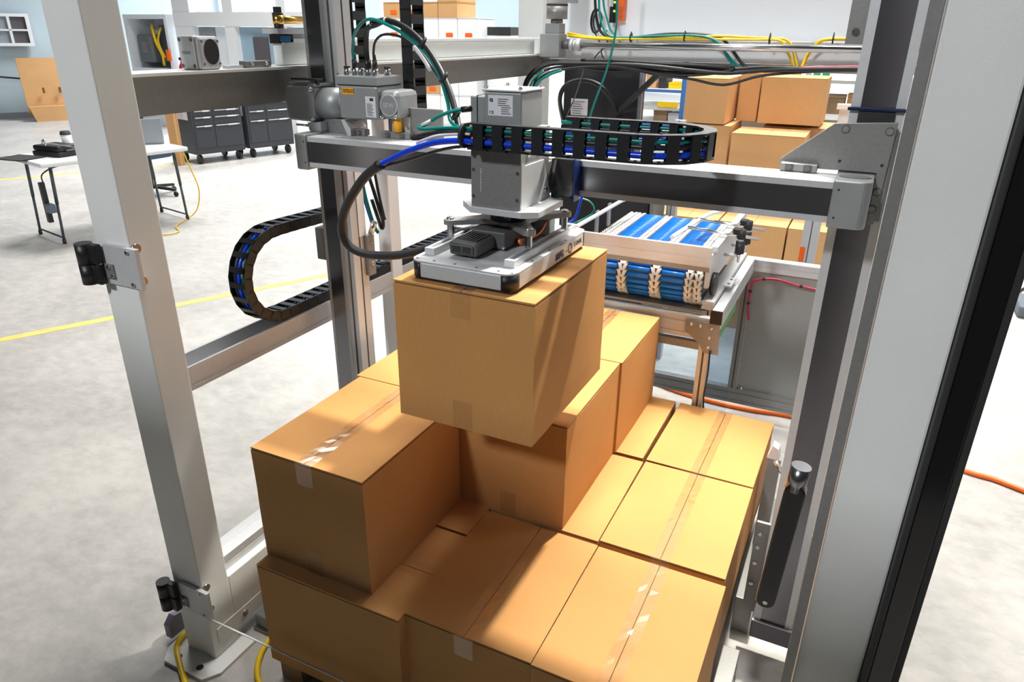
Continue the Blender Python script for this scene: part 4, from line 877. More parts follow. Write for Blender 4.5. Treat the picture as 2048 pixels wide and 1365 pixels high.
for (x0, x1, kd) in XB:
    if kd == 'b':
        k = MB(); k.cyl((x0+0.002, 0, 0), (x1-0.002, 0, 0), 0.0098, 14)
        me = bpy.data.meshes.new('roller'); k.bm.to_mesh(me); k.bm.free(); me.materials.append(rollb)
        for (y, z, a) in vis: link_copy('roller', me, y, z)
    else:
        me = {}
        for (y, z, a) in vis:
            k = MB(Matrix.Rotation(a, 4, 'X')); n = max(1, round((x1-x0)/0.034)); ww = (x1-x0)/n
            for i in range(n):
                c = x0+ww*(i+0.5)
                for sg in (-1, 1):
                    k._add([(c-0.002*sg, -0.016, 0.009), (c+sg*ww*0.22, -0.016, 0.011), (c+sg*ww*0.5, 0.013, 0.011), (c+sg*ww*0.16, 0.013, 0.011), (c-0.002*sg, -0.016, -0.006), (c+sg*ww*0.22, -0.016, -0.006), (c+sg*ww*0.5, 0.013, -0.006), (c+sg*ww*0.16, 0.013, -0.006)],
                           [(0, 1, 2, 3), (4, 7, 6, 5), (0, 4, 5, 1), (1, 5, 6, 2), (2, 6, 7, 3), (3, 7, 4, 0)])
            k.T = Matrix.Identity(4)
            o = k.build('belt_link', rollw, t, local=True); o.matrix_local = Matrix.Translation(Vector((0, y, z))-t.location)
MB().box(-0.79, -0.29, ncy-0.035, ncy+0.6, ncz-0.05, ncz+0.05).build('inner_bed', alu_m, t)
for (x0, x1, kd) in XB:
    if kd == 'w': MB().box(x0+0.004, x1-0.004, ncy, ncy+0.6, ncz+0.051, ncz+nr+0.004).build('belt_core', rollw, t)
k = MB(); slotted(k, -0.80, -0.262, 1.282, 1.300, 1.018, 1.094, 'x', n=1, d=0.004, g=0.008); k.build('cover_bar', alu_l, t)
MB().box(-0.80, -0.262, 1.2805, 1.2825, 1.000, 1.018).build('cover_lip', alu_m, t)
MB().box(-0.279, -0.262, 1.301, 2.0, 0.93, 1.06, 0.002).build('side_plate', alu_l, t)
MB().box(-0.278, -0.250, 1.34, 2.0, 1.061, 1.085).build('side_rail', alu_l, t)
k = MB(); k.cyl((-0.2615, 1.375, 0.93), (-0.245, 1.375, 0.93), 0.045, 20); k.build('end_hub', blk, t)
MB().box(-0.80, -0.26, 1.29, 1.95, 0.832, 0.842).build('drip_tray', alu_m, t)
t = thing('conveyor_stand', 'aluminium profile frame under the roller conveyor with riveted corner gusset', 'frame', (-0.5, 1.3, 0))
slotted(MB(), -0.86, -0.232, 1.262, 1.296, 0.735, 0.825, 'x', n=2).build('front_beam', alu_l, t)
MB().box(-0.86, -0.232, 1.262, 1.290, 0.690, 0.720).build('lower_strip', alu_m, t)
slotted(MB(), -0.228, -0.190, 1.255, 2.06, 0.790, 0.862, 'y', n=1).build('side_beam', alu_l, t)
slotted(MB(), -0.278, -0.232, 1.30, 2.06, 0.846, 0.880, 'y', n=1).build('side_beam', alu_l, t)
MB().box(-0.231, -0.187, 1.246, 1.2545, 0.812, 0.865).build('end_cap', blk, t)
MB().prism([(-0.322, 0.812), (-0.192, 0.812), (-0.185, 0.685), (-0.24, 0.685), (-0.262, 0.72), (-0.322, 0.765)], 'y', 1.2535, 1.2575).build('gusset', alu_m, t)
for (x, z) in ((-0.30, 0.795), (-0.265, 0.793), (-0.222, 0.79), (-0.226, 0.75), (-0.226, 0.712)): MB().sphere((x, 1.2530, z), 0.0065, (1, 0.6, 1)).build('rivet', steel, t)
slotted(MB(), -0.262, -0.222, 1.2585, 1.2985, 0.0, 0.735, 'z').build('leg', alu_l, t)
slotted(MB(), -0.86, -0.822, 1.2985, 1.336, 0.0, 0.735, 'z').build('leg', alu_l, t)
MB().box(-0.2205, -0.217, 1.30, 2.0, 0.05, 0.80).build('clear_side_pane', pane_g, t)
MB().box(-0.2195, -0.2140, 1.45, 1.80, 0.68, 0.79).build('green_strip', mat('green_film', (0.16, 0.42, 0.15), 0.5), t)
k = MB(); k.box(-0.236, -0.205, 1.50, 1.62, 0.8825, 0.888); k.build('catch_plate', alu_l, t)
for y in (1.53, 1.59): MB().cyl((-0.22, y, 0.888), (-0.22, y, 0.8905), 0.006, 10).build('screw', groove, t)
gc([(-0.215, 1.25, 0.70), (-0.213, 1.249, 0.60), (-0.217, 1.25, 0.50), (-0.21, 1.248, 0.42), (-0.215, 1.25, 0.3)], 0.0035, blk, 'thin black cable tied down the conveyor leg')
tag(MB().box(-0.226, -0.206, 1.238, 1.252, 0.405, 0.425, 0.002).build('cable_tie', blkm), 'black tie knot on the conveyor leg cable', 'cable tie')
# second frame beside the conveyor
t = thing('machine_guard', 'aluminium framed clear panel right of the conveyor with red cable', 'frame', (0.0, 2.08, 0))
slotted(MB(), -0.232, 0.45, 2.065, 2.105, 0.795, 0.848, 'x', n=1).build('top_rail', alu_l, t)
MB().box(-0.232, 0.45, 2.06, 2.11, 0.8485, 0.853).build('white_top', whitep, t)
slotted(MB(), -0.232, -0.192, 2.0655, 2.105, 0.16, 0.795, 'z').build('stile', alu_m, t)
slotted(MB(), -0.86, 0.45, 2.065, 2.105, 0.085, 0.165, 'x', n=2).build('bottom_rail', alu_m, t)
MB().box(-0.190, 0.45, 2.083, 2.087, 0.165, 0.795).build('grey_pane', mat('pane_reflection_grey', (0.30, 0.30, 0.29), 0.22), t)  # clear pane drawn opaque, its grey reflection put into the colour
MB().box(-0.86, -0.233, 2.09, 2.094, 0.165, 0.70).build('clear_pane', pane_g, t)
MB().sphere((-0.165, 2.062, 0.178), 0.008).build('screw', steel, t)
cable('cable', [(-0.178, 2.045, 0.553), (-0.190, 2.045, 0.627), (-0.190, 2.045, 0.699), (-0.185, 2.045, 0.745), (-0.165, 2.045, 0.760), (-0.137, 2.045, 0.770), (-0.07, 2.045, 0.775), (0.021, 2.045, 0.760), (0.15, 2.045, 0.752)], 0.0055, red, 'dark red cable along the panel frame right of the conveyor')
for (x, z, wh) in ((-0.19, 0.70, 'upper one on its upright run'), (-0.19, 0.64, 'lower one on its upright run'), (-0.137, 0.770, 'left one on its level run'), (0.03, 0.760, 'right one on its level run')): tag(MB().sphere((x, 2.045, z), 0.009).build('cable_tie', blkm), 'tiny black clip on the dark red cable, '+wh, 'cable tie', 'clips on the dark red cable')
# guide rails with clamps
def guide(pts, label):
    t = thing('guide_rail', label, 'rail', pts[0]); MB().tube(pts, 0.009, 10, 5).build('rail', whitep, t); return t
t = guide([(-0.79, 1.25, 1.12), (-0.785, 1.45, 1.12), (-0.780, 1.72, 1.12), (-0.77, 1.79, 1.125), (-0.75, 1.84, 1.13)], 'left white guide rail of the conveyor, bent outward at its end')
for y in (1.50, 1.66): MB().box(-0.80, -0.792, y, y+0.03, 1.03, 1.13).build('bracket', alu_m, t)
t = guide([(-0.425, 1.33, 1.105), (-0.41, 1.50, 1.105), (-0.395, 1.66, 1.105), (-0.375, 1.76, 1.11), (-0.335, 1.84, 1.115), (-0.30, 1.87, 1.118)], 'right white guide rail over the conveyor with two cross rods')
def rod_clamp(y, label):
    t = thing('rod_clamp', label, 'clamp', (-0.19, y, 1.0))
    MB().cyl((-0.405, y, 1.108), (-0.125, y, 1.095), 0.007, 12).build('rod', steel, t)
    k = MB(); k.cyl((-0.192, y-0.004, 1.030), (-0.192, y-0.004, 1.078), 0.018, 16); k.build('lower_sleeve', blk, t)
    MB().cyl((-0.192, y-0.004, 1.078), (-0.192, y-0.004, 1.088), 0.012, 12).build('collar', alu_l, t)
    k = MB(); k.cyl((-0.192, y-0.004, 1.089), (-0.192, y-0.004, 1.125), 0.017, 16); k.box(-0.225, -0.192, y-0.018, y+0.010, 1.108, 1.130, 0.005); k.build('clamp_head', blk, t)
    MB().cyl((-0.192, y-0.004, 0.992), (-0.192, y-0.004, 1.030), 0.004, 8, 0.008).build('stud', steel, t)
    MB().cyl((-0.250, y, 1.016), (-0.192, y, 1.020), 0.006, 10).build('arm', alu_l, t)
rod_clamp(1.50, 'nearer black knob clamp holding a steel rod across the conveyor')
rod_clamp(1.66, 'farther black knob clamp holding a steel rod across the conveyor')
# floor cables
cable('extension_cord', [(-0.95, 2.45, 0.02), (-0.72, 2.295, 0.012), (-0.617, 2.241, 0.012), (-0.465, 2.196, 0.012), (-0.297, 2.172, 0.012), (-0.115, 2.172, 0.012), (0.089, 2.198, 0.012), (0.368, 2.176, 0.012), (0.591, 2.117, 0.012), (0.855, 2.026, 0.012), (0.97, 2.005, 0.012), (1.073, 1.964, 0.012), (1.5, 1.8, 0.012)], 0.0115, org, 'bright orange extension cord lying across the floor behind the machine', 'cord')
cable('extension_cord', [(-1.25, -0.46, 0.012), (-1.353, -0.377, 0.012), (-1.418, -0.338, 0.012), (-1.492, -0.290, 0.014), (-1.505, -0.265, 0.026), (-1.508, -0.235, 0.03), (-1.50, -0.12, 0.012), (-1.49, -0.06, 0.012)], 0.009, yel, 'yellow cord curving round the foot of the left post', 'cord')
cable('extension_cord', [(-1.27, -0.10, 0.012), (-1.24, -0.19, 0.012), (-1.18, -0.26, 0.012), (-1.08, -0.30, 0.012), (-0.97, -0.32, 0.012), (-0.855, -0.34, 0.012), (-0.7, -0.40, 0.012)], 0.009, yel, 'yellow cord on the floor in front of the pallet', 'cord')
t = thing('guide_fence', 'flat grey steel strip on the floor beside the pallet, right', 'rail', (0.09, 0.5, 0)); MB().box(0.068, 0.118, -0.30, 0.42, 0.0, 0.10, 0.002).build('strip', alu_m, t)
MB().box(0.068, 0.125, 0.60, 1.22, 0.0, 0.14, 0.002).build('strip', alu_m, t)
t = thing('corner_clamp', 'little silver toggle clamp beyond the bottom right carton', 'clamp', (0.09, 0.95, 0.14))
MB().prism([(0.072, 0.5), (0.112, 0.5), (0.105, 0.54), (0.085, 0.55)], 'y', 0.90, 0.94).build('block', alu_l, t); MB().cyl((0.10, 0.895, 0.50), (0.13, 0.90, 0.455), 0.008, 10).build('lever', steel, t)
MB().box(0.075, 0.118, 0.90, 0.94, 0.141, 0.50).build('stand', alu_m, t)

# ------------------------------------------------------------------ stacked cartons behind the conveyor
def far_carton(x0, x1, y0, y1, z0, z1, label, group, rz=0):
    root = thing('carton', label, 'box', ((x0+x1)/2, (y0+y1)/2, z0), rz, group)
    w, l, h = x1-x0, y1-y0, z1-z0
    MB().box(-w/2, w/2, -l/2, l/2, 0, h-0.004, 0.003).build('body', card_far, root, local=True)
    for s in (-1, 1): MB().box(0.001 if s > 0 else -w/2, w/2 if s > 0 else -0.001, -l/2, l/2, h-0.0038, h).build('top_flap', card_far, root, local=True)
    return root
gs = 'cartons stacked behind the infeed conveyor'
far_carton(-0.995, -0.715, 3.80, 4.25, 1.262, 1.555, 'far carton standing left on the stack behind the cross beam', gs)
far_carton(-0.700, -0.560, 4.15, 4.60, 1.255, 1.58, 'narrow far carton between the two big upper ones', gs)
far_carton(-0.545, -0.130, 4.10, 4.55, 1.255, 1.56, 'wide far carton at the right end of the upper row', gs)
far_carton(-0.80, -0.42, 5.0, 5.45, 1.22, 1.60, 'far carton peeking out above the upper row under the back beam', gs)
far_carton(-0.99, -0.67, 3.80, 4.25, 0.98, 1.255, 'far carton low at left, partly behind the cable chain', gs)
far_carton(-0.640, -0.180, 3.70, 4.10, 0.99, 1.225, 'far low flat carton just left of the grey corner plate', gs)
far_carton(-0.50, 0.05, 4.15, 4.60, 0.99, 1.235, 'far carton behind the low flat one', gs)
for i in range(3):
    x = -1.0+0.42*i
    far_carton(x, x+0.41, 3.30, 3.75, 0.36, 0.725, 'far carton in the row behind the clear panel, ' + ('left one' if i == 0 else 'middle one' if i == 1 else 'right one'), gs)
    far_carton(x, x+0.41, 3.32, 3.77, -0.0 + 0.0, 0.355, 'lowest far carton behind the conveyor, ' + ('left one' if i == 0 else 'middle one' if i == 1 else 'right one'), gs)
t = thing('roller_track', 'white framed track under the far cartons behind the cross beam', 'rail', (-0.5, 3.6, 0))
MB().box(-1.1, 0.6, 3.60, 3.66, 0.905, 0.935, 0.004).build('front_rail', whitep, t); MB().cyl((-1.1, 3.59, 0.965), (0.6, 3.59, 0.965), 0.012, 12).build('round_rail', whitep, t)
MB().box(-1.1, 0.6, 3.66, 4.6, 0.93, 0.978).build('bed', alu_l, t)
MB().box(-0.55, -0.43, 3.585, 3.60, 0.895, 0.945).build('white_plate', whitep, t)
for x in (-1.05, 0.5): MB().box(x, x+0.06, 3.80, 3.86, 0, 0.93).build('leg', alu_l, t)
MB().box(-0.82, 0.4, 5.0, 5.5, 0.90, 1.215).build('rear_support', alu_m, t)
t = thing('profile_post', 'grooved aluminium post with orange sticker behind the clear panel', 'post', (0.0, 2.6, 0))
slotted(MB(), -0.035, 0.045, 2.60, 2.66, 0, 0.955, 'z', d=0.004, g=0.006).build('extrusion', alu_l, t); MB().box(-0.0345, -0.008, 2.5982, 2.5996, 0.72, 0.80).build('orange_sticker', orangep, t)
t = thing('profile_post', 'pale aluminium post behind the conveyor belt, near the black motor', 'post', (-0.74, 2.6, 0)); slotted(MB(), -0.765, -0.712, 2.60, 2.65, 0, 1.4, 'z', d=0.004, g=0.006).build('extrusion', alu_l, t)
t = thing('conveyor_motor', 'dark motor housing behind the conveyor belt', 'motor', (-0.9, 2.4, 0)); MB().box(-1.02, -0.80, 2.35, 2.70, 0.0, 1.04, 0.02).build('housing', blkm, t)
MB().box(-0.795, -0.775, 2.36, 2.60, 0, 1.0).build('side_rib', alu_m, t)
# shelving behind
t = thing('blue_rack', 'blue steel rack holding parts behind the black cabinet', 'shelf', (-1.5, 5.0, 0))
for (x, y) in ((-1.84, 5.0), (-1.29, 5.0)): MB().box(x-0.018, x+0.018, y-0.02, y+0.02, 0, 2.0).build('upright', shelfb, t)
for z in (0.80, 1.11, 1.245, 1.39):
    MB().box(-1.82, -1.31, 4.985, 5.015, z-0.024, z).build('rail', shelfb if z != 1.245 else alu_l, t); MB().box(-1.82, -1.31, 5.02, 5.6, z-0.01, z).build('shelf', white, t)
t = thing('parts_tray', 'yellow bracketed tray on the blue rack', 'tray', (-1.4, 5.05, 1.245)); MB().box(-1.50, -1.33, 4.97, 4.984, 1.25, 1.29).build('front', yel, t); MB().box(-1.50, -1.33, 5.03, 5.20, 1.2455, 1.262).build('base', yel, t)
for x in (-1.50, -1.42, -1.345): MB().box(x, x+0.012, 4.984, 5.03, 1.2455, 1.285).build('rib', yel, t)
for i, (x, y, z, sx, sz, m_, lab) in enumerate(((-1.43, 5.1, 1.111, 0.11, 0.08, whitep, 'small white tray on the lower shelf of the blue rack'), (-1.56, 5.1, 1.111, 0.12, 0.10, wood, 'brown parts bin on the lower shelf of the blue rack'), (-1.54, 5.1, 1.391, 0.07, 0.09, blkm, 'black device on the top shelf of the blue rack'), (-1.45, 5.1, 1.391, 0.11, 0.05, yel, 'small yellow bin on the top shelf of the blue rack'), (-1.65, 5.1, 1.391, 0.09, 0.11, card_far, 'brown carton on the top shelf of the blue rack'))):
    r_ = thing('parts_bin', lab, 'box', (x+sx/2, y+0.1, z)); k = MB(); k.box(x, x+sx, y, y+0.006, z, z+sz); k.box(x, x+sx, y+0.2, y+0.206, z, z+sz); k.box(x, x+0.006, y+0.0061, y+0.1999, z, z+sz); k.box(x+sx-0.006, x+sx, y+0.0061, y+0.1999, z, z+sz); k.build('shell', m_, r_)
    MB().box(x-0.002, x+sx+0.002, y-0.003, y-0.0002, z+sz-0.012, z+sz).build('rim', m_, r_)
t = thing('storage_rack', 'wooden storage rack with goods far behind the right column', 'shelf', (0.3, 6.2, 0))
for x in (-0.45, 0.55): MB().box(x, x+0.05, 6.2, 6.25, 0, 2.2).build('upright', white, t)
for z in (0.75, 1.10, 1.45): MB().box(-0.45, 0.6, 6.2, 6.8, z-0.03, z).build('shelf', white, t)
rr = random.Random(5); NTH = ['leftmost', 'second from left', 'third from left', 'fourth from left', 'fifth from left', 'sixth from left', 'seventh from left', 'eighth from left', 'ninth from left', 'tenth from left']
for z in (1.102, 0.752):
    x = -0.38; nb = 0
    while x < 0.48:
        nb += 1
        wd = rr.uniform(0.09, 0.16); r_ = thing('parts_bin', 'small bin %s on the %s shelf of the far storage rack' % (NTH[nb-1], 'middle' if z > 1 else 'lower'), 'box', (x+wd/2, 6.3, z), group='bins on the far storage rack')
        hh = rr.uniform(0.12, 0.24); mm = rr.choice([card_far, wood, whitep, card_far])
        MB().box(x, x+wd, 6.22, 6.5, z, z+hh-0.02, 0.003).build('body', mm, r_); MB().box(x-0.003, x+wd+0.003, 6.217, 6.503, z+hh-0.0195, z+hh).build('lid', mm, r_); x += wd+0.02
for i, x in enumerate((-0.36, -0.28)): tag(MB().lathe((x, 6.3, 1.452), [(0.03, 0), (0.033, 0.01), (0.033, 0.07), (0.015, 0.09), (0.012, 0.11)]).build('bottle', green), ('left' if i == 0 else 'right')+' green bottle on the far rack seen just under the back beam', 'bottle', 'green bottles on the far rack')
t = thing('track_side', 'white sideways track end right of the far cartons', 'rail', (0.1, 4.6, 0)); MB().box(-0.07, 0.6, 4.70, 4.76, 1.32, 1.36, 0.004).build('top_rail', whitep, t); MB().box(-0.05, 0.6, 4.72, 4.75, 1.05, 1.318).build('skirt', panelg, t)
MB().box(0.2, 0.26, 4.77, 4.83, 0, 1.32).build('leg', alu_l, t)

# ------------------------------------------------------------------ left background: folding table and what lies on it
A = math.atan2(-0.20, 0.98)
t = thing('folding_table', 'white folding table with black legs left of the frame post', 'table', (-6.42, 3.22, 0), A)
tw = mat('table_plastic', (0.80, 0.82, 0.84), 0.4, bump=0.1, bscale=300)
k = MB(); k.box(-0.36, 0.36, -0.68, 0.68, 0.700, 0.742, 0.015); k.build('tabletop', tw, t, local=True)
lg = mat('table_leg_grey', (0.055, 0.07, 0.08), 0.4)
for y in (-0.60, 0.60):
    for x in (-0.26, 0.26):
        k = MB(); k.cyl((x, y*0.95, 0.70), (x, y*0.975, 0.36), 0.015, 10); k.cyl((x, y*0.975, 0.36), (x, y, 0.02), 0.012, 10); k.build('leg', lg, t, local=True)
        MB().cyl((x, y, 0.0), (x, y, 0.04), 0.017, 10).build('leg_cap', blkm, t, local=True)
    MB().cyl((-0.26, y, 0.055), (0.26, y, 0.055), 0.009, 8).build('crossbar', lg, t, local=True)
tp = lambda x, y, z: tuple(Matrix.Translation((-6.42, 3.22, 0)) @ Matrix.Rotation(A, 4, 'Z') @ Vector((x, y, z)))
t = thing('binder_case', 'black zipped case lying on the left end of the folding table', 'bag', tp(-0.04, -0.36, 0.743), A+0.3)
MB().box(-0.17, 0.17, -0.13, 0.13, 0, 0.045, 0.012).build('lower_case', blkm, t, local=True); MB().box(-0.165, 0.16, -0.12, 0.12, 0.0455, 0.095, 0.016).build('upper_case', blk, t, local=True); MB().box(0.165, 0.172, -0.05, 0.05, 0.05, 0.06).build('strap', alu_m, t, local=True)
t = thing('black_folder', 'flat black sheet overhanging the left tip of the folding table', 'folder', tp(-0.05, -0.63, 0.743), A+0.35)
MB().box(-0.20, 0.12, -0.16, 0.10, 0, 0.004).build('cover', blkm, t, local=True); MB().box(-0.20, 0.12, -0.16, 0.10, 0.0045, 0.009).build('back_cover', blkm, t, local=True)
t = thing('coffee_cup', 'white paper coffee cup with black lid on the folding table', 'cup', tp(-0.16, -0.22, 0.743))
MB().lathe(tp(-0.16, -0.22, 0.743), [(0.032, 0), (0.034, 0.004), (0.045, 0.16)], 24).build('cup_body', whitep, t); MB().lathe(tp(-0.16, -0.22, 0.9035), [(0.048, 0), (0.048, 0.008), (0.043, 0.010), (0.041, 0.028), (0.034, 0.03)], 24).build('lid', blkm, t)
cp = tp(-0.16, -0.22, 0.743)
k = MB(Matrix.Translation(cp) @ Matrix.Rotation(-0.55, 4, 'Z')); k.cyl((0, -0.041, 0.075), (0, -0.044, 0.075), 0.013, 14); k.build('logo_disc', alu_m, t)
t = thing('ring_wrench', 'silver ring wrench leaning on the black case', 'wrench', tp(0.0, -0.45, 0.85), A)
k = MB(); a_, b_ = Vector(tp(0.07, -0.50, 0.875)), Vector(tp(0.22, -0.12, 0.775)); k.bar(a_, b_, 0.018, 0.008); k.build('handle', steel, t)
k = MB(); c_ = a_; k.tube([tuple(c_+Vector((0.022*math.cos(2*PI*i/14), 0, 0.022*math.sin(2*PI*i/14)))) for i in range(15)], 0.009, 8, 1); k.build('ring_head', steel, t)
t = thing('tape_roll', 'clear roll lying on the folding table beside the post', 'roll', tp(0.24, -0.12, 0.743)); MB().lathe(tp(0.24, -0.12, 0.743), [(0.05, 0), (0.055, 0.005), (0.055, 0.05), (0.03, 0.052), (0.03, 0.002)], 24).build('roll', whitep, t)
t = thing('grey_monitor', 'flat grey laptop lid standing on the right end of the folding table', 'laptop', (-6.38, 3.74, 0.743), 0.93)
MB().box(-0.15, 0.13, -0.02, -0.008, 0.012, 0.25, 0.004).build('lid', mat('laptop_grey', (0.33, 0.36, 0.40), 0.4, 0.4), t, local=True); MB().box(-0.15, 0.13, -0.006, 0.16, 0, 0.011, 0.003).build('base', alu_m, t, local=True)
t = thing('power_strip', 'black power strip hanging from the folding table leg with grey plug block', 'power strip', tp(0.20, -0.62, 0.3), A)
MB().box(-0.025, 0.025, -0.05, -0.01, -0.10, 0.26, 0.004).build('strip', blk, t, local=True); MB().box(0.03, 0.12, -0.06, 0.0, 0.0, 0.075, 0.004).build('adapter', mat('adapter_grey', (0.10, 0.14, 0.19), 0.5), t, local=True)
cable('cable', [tp(0.20, -0.63, 0.54), tp(0.14, -0.60, 0.62), tp(0.22, -0.45, 0.69), tp(0.30, -0.1, 0.70)], 0.006, blkm, 'dark cord running from the power strip under the folding table')
cable('cable', [tp(0.30, -0.30, 0.70), tp(0.32, -0.28, 0.55), tp(0.30, -0.25, 0.38), tp(0.34, -0.22, 0.22), tp(0.42, -0.20, 0.03)], 0.006, blkm, 'cord hanging from the folding table front edge down to the floor')
cable('cable', [tp(0.28, 0.66, 0.69), tp(0.31, 0.70, 0.5), tp(0.36, 0.72, 0.3), tp(0.30, 0.70, 0.10), tp(0.25, 0.62, 0.012), (-5.9, 3.485, 0.01), (-5.715, 3.361, 0.01), (-5.68, 3.253, 0.01), (-5.743, 3.176, 0.01), (-5.9, 3.0, 0.01)], 0.006, yel, 'thin yellow cord dropping from the right end of the folding table')
# office chair behind the table
CH = MB; t = thing('office_chair', 'dark office chair mostly hidden behind the left frame post', 'chair', (-6.95, 4.55, 0))
MB().box(-7.17, -6.75, 4.35, 4.77, 0.44, 0.52, 0.03).build('seat', mat('seat_blue', (0.05, 0.09, 0.15), 0.8), t); MB().box(-7.17, -7.10, 4.38, 4.74, 0.60, 1.02, 0.03).build('backrest', blkm, t)
MB().cyl((-6.95, 4.55, 0.08), (-6.95, 4.55, 0.44), 0.03, 12).build('column', blkm, t)
for i in range(5):
    a_ = 2*PI*i/5+0.3; ex, ey = -6.95+0.30*math.cos(a_), 4.55+0.30*math.sin(a_)
    l_ = MB().bar((-6.95, 4.55, 0.11), (ex, ey, 0.08), 0.04, 0.03).build('base_arm', blkm, t); MB().cyl((ex, ey-0.012, 0.03), (ex, ey+0.012, 0.03), 0.03, 12).build('caster', blk, l_)
t.location = (-7.35, 4.40, 0)
# tool chests
def chest_unit(x, y, ang, wd, hgt, rows, label, dp=0.55):
    t = thing('tool_chest', label, 'tool chest', (x, y, 0), ang, 'dark rolling tool chests by the left wall')
    MB().box(0, wd, 0.0, dp, 0.14, hgt, 0.012).build('body', chest, t, local=True)
    z = hgt-0.06; r = random.Random(int(x*10))
    for (c0, c1) in ((0.03, wd*0.40), (wd*0.43, wd-0.03)):
        zz = z
        for hh in rows:
            d = MB().box(c0, c1, -0.008, -0.0005, zz-hh+0.008, zz, 0.003).build('drawer', chest, t, local=True)
            h_ = MB().box(c0+0.02, c1-0.02, -0.022, -0.0085, zz-0.022, zz-0.008).build('handle', steel, t, local=True); h_.name = 'drawer_handle'
            MB().box(c0+(c1-c0)*0.5, c0+(c1-c0)*0.85, -0.0235, -0.0222, zz-0.026, zz-0.006).build('label', paper, t, local=True)
            zz -= hh
    for xx in (0.08, wd-0.08):
        for yy in (0.08, dp-0.08): MB().cyl((xx-0.02, yy, 0.065), (xx+0.02, yy, 0.065), 0.065, 16).build('caster', blk, t, local=True)
    MB().box(-0.006, -0.0005, 0.10, 0.40, hgt-0.36, hgt-0.04).build('side_sheet', paper, t, local=True)
    return t
ang = math.atan2(0.97, 0.26)
chest_unit(-8.55, 6.15, ang, 0.78, 0.98, (0.08, 0.08, 0.09, 0.12, 0.33), 'left dark tool chest with silver handles and a paper on its side', 0.6)
chest_unit(-8.33, 6.98, ang, 0.78, 0.98, (0.10, 0.12, 0.14, 0.34), 'right dark tool chest with silver drawer handles')
t = thing('cardboard_sheet', 'brown board edge standing beside the dark tool chests', 'cardboard', (-8.85, 5.95, 0)); MB().box(-8.86, -8.70, 5.98, 6.02, 0, 0.95).build('board', card_far, t); MB().box(-8.86, -8.70, 6.025, 6.05, 0, 0.90).build('backing', card_far, t)
# wall items on the far left: oriented with the left wall
WL = Matrix.Translation((-16.8, 8.23, 0)) @ Matrix.Rotation(a45, 4, 'Z')
def wl(s, d, z): return tuple(WL @ Vector((s, -d, z)))
t = thing('wall_window_box', 'white framed window unit with grey and dark panes on the blue wall', 'window', wl(0.1, 0.1, 1.5), a45)
k = MB()
for (a_, b_, c_, d_) in ((-0.85, 0.85, 1.46, 1.52), (-0.85, 0.85, 2.03, 2.09), (-0.85, -0.78, 1.52, 2.03), (0.78, 0.85, 1.52, 2.03), (-0.50, -0.45, 1.52, 2.03), (0.45, 0.50, 1.52, 2.03), (-0.78, 0.78, 1.755, 1.79), (-0.02, 0.02, 1.52, 2.03)): k.box(a_, b_, -0.10, 0.0, c_-1.5, d_-1.5)
k.build('frame', whitep, t, local=True)
gp = mat('grey_pane', (0.30, 0.34, 0.38), 0.4); dp_ = mat('dark_pane', (0.10, 0.09, 0.10), 0.4)
for (a_, b_, mm) in ((-0.78, -0.50, dp_), (-0.45, -0.02, gp), (0.02, 0.45, gp), (0.50, 0.78, dp_)):
    for (c_, d_) in ((0.02, 0.255), (0.29, 0.53)): MB().box(a_, b_, -0.05, -0.03, c_, d_).build('pane', mm, t, local=True)
t = thing('open_carton', 'tall unfolded brown carton leaning at the far left wall', 'box', wl(1.0, 0.75, 0), a45)
MB(Matrix.Rotation(-0.18, 4, 'X')).box(-0.50, 0.50, -0.05, 0.0, 0.12, 1.25).build('back_flap', card_far, t, local=True)
MB().prism([(-0.42, 0.0), (0.42, 0.0), (0.50, 0.30), (-0.50, 0.30)], 'y', -0.30, -0.05).build('base', card_far, t, local=True)
k = MB()
for x in (-0.15, 0.15): k.box(x-0.02, x+0.02, -0.075, -0.052, 0.55, 0.66)
k.build('cut_slot', card_edge, t, local=True)
MB().box(0.28, 0.38, -0.10, -0.082, 0.86, 0.93).build('sticker', paper, t, local=True)
t = thing('door_trim', 'pale vertical strip on the far left blue wall', 'trim', wl(-1.2, 0.05, 0), a45); MB().box(-0.12, 0.10, -0.05, -0.001, 0, 4).build('strip', whitep, t, local=True); MB().box(-0.20, -0.14, -0.03, -0.001, 0, 4).build('narrow_strip', alu_m, t, local=True)
cable('cable', [wl(-1.6, 0.1, 1.6), wl(-1.1, 0.15, 1.25), wl(-0.5, 0.2, 1.0), wl(0.3, 0.3, 0.85), wl(1.4, 0.4, 0.75)], 0.018, blkm, 'dark cable sagging along the far left wall')
# white framed machine in the far middle
t = thing('framed_machine', 'far white framed machine enclosure with clear panels', 'machine', (-10.5, 9.3, 0))
for (x0, x1) in ((-12.25, -11.80), (-10.95, -10.70), (-9.65, -9.45), (-8.95, -8.75)): MB().box(x0, x1, 9.3, 9.45, 0, 3.2).build('upright', whitep, t)
MB().box(-12.25, -8.75, 9.29, 9.46, 1.88, 2.12).build('header', whitep, t); MB().box(-12.25, -8.75, 9.29, 9.46, 0.8, 0.95).build('sill', whitep, t)
for (x0, x1, mm) in ((-11.79, -10.96, panelg), (-10.69, -9.66, mat('machine_blue_grey', (0.30, 0.42, 0.52), 0.5)), (-9.44, -8.96, wallm)): MB().box(x0, x1, 9.40, 9.42, 0.96, 1.87).build('panel', mm, t)
for (x, z) in ((-9.60, 1.80), (-8.85, 1.72)): MB().box(x-0.07, x+0.07, 9.24, 9.285, z-0.07, z+0.07, 0.02).build('orange_box', orangep, t)
MB().box(-9.42, -9.0, 9.22, 9.28, 1.68, 1.76).build('green_label', green, t)
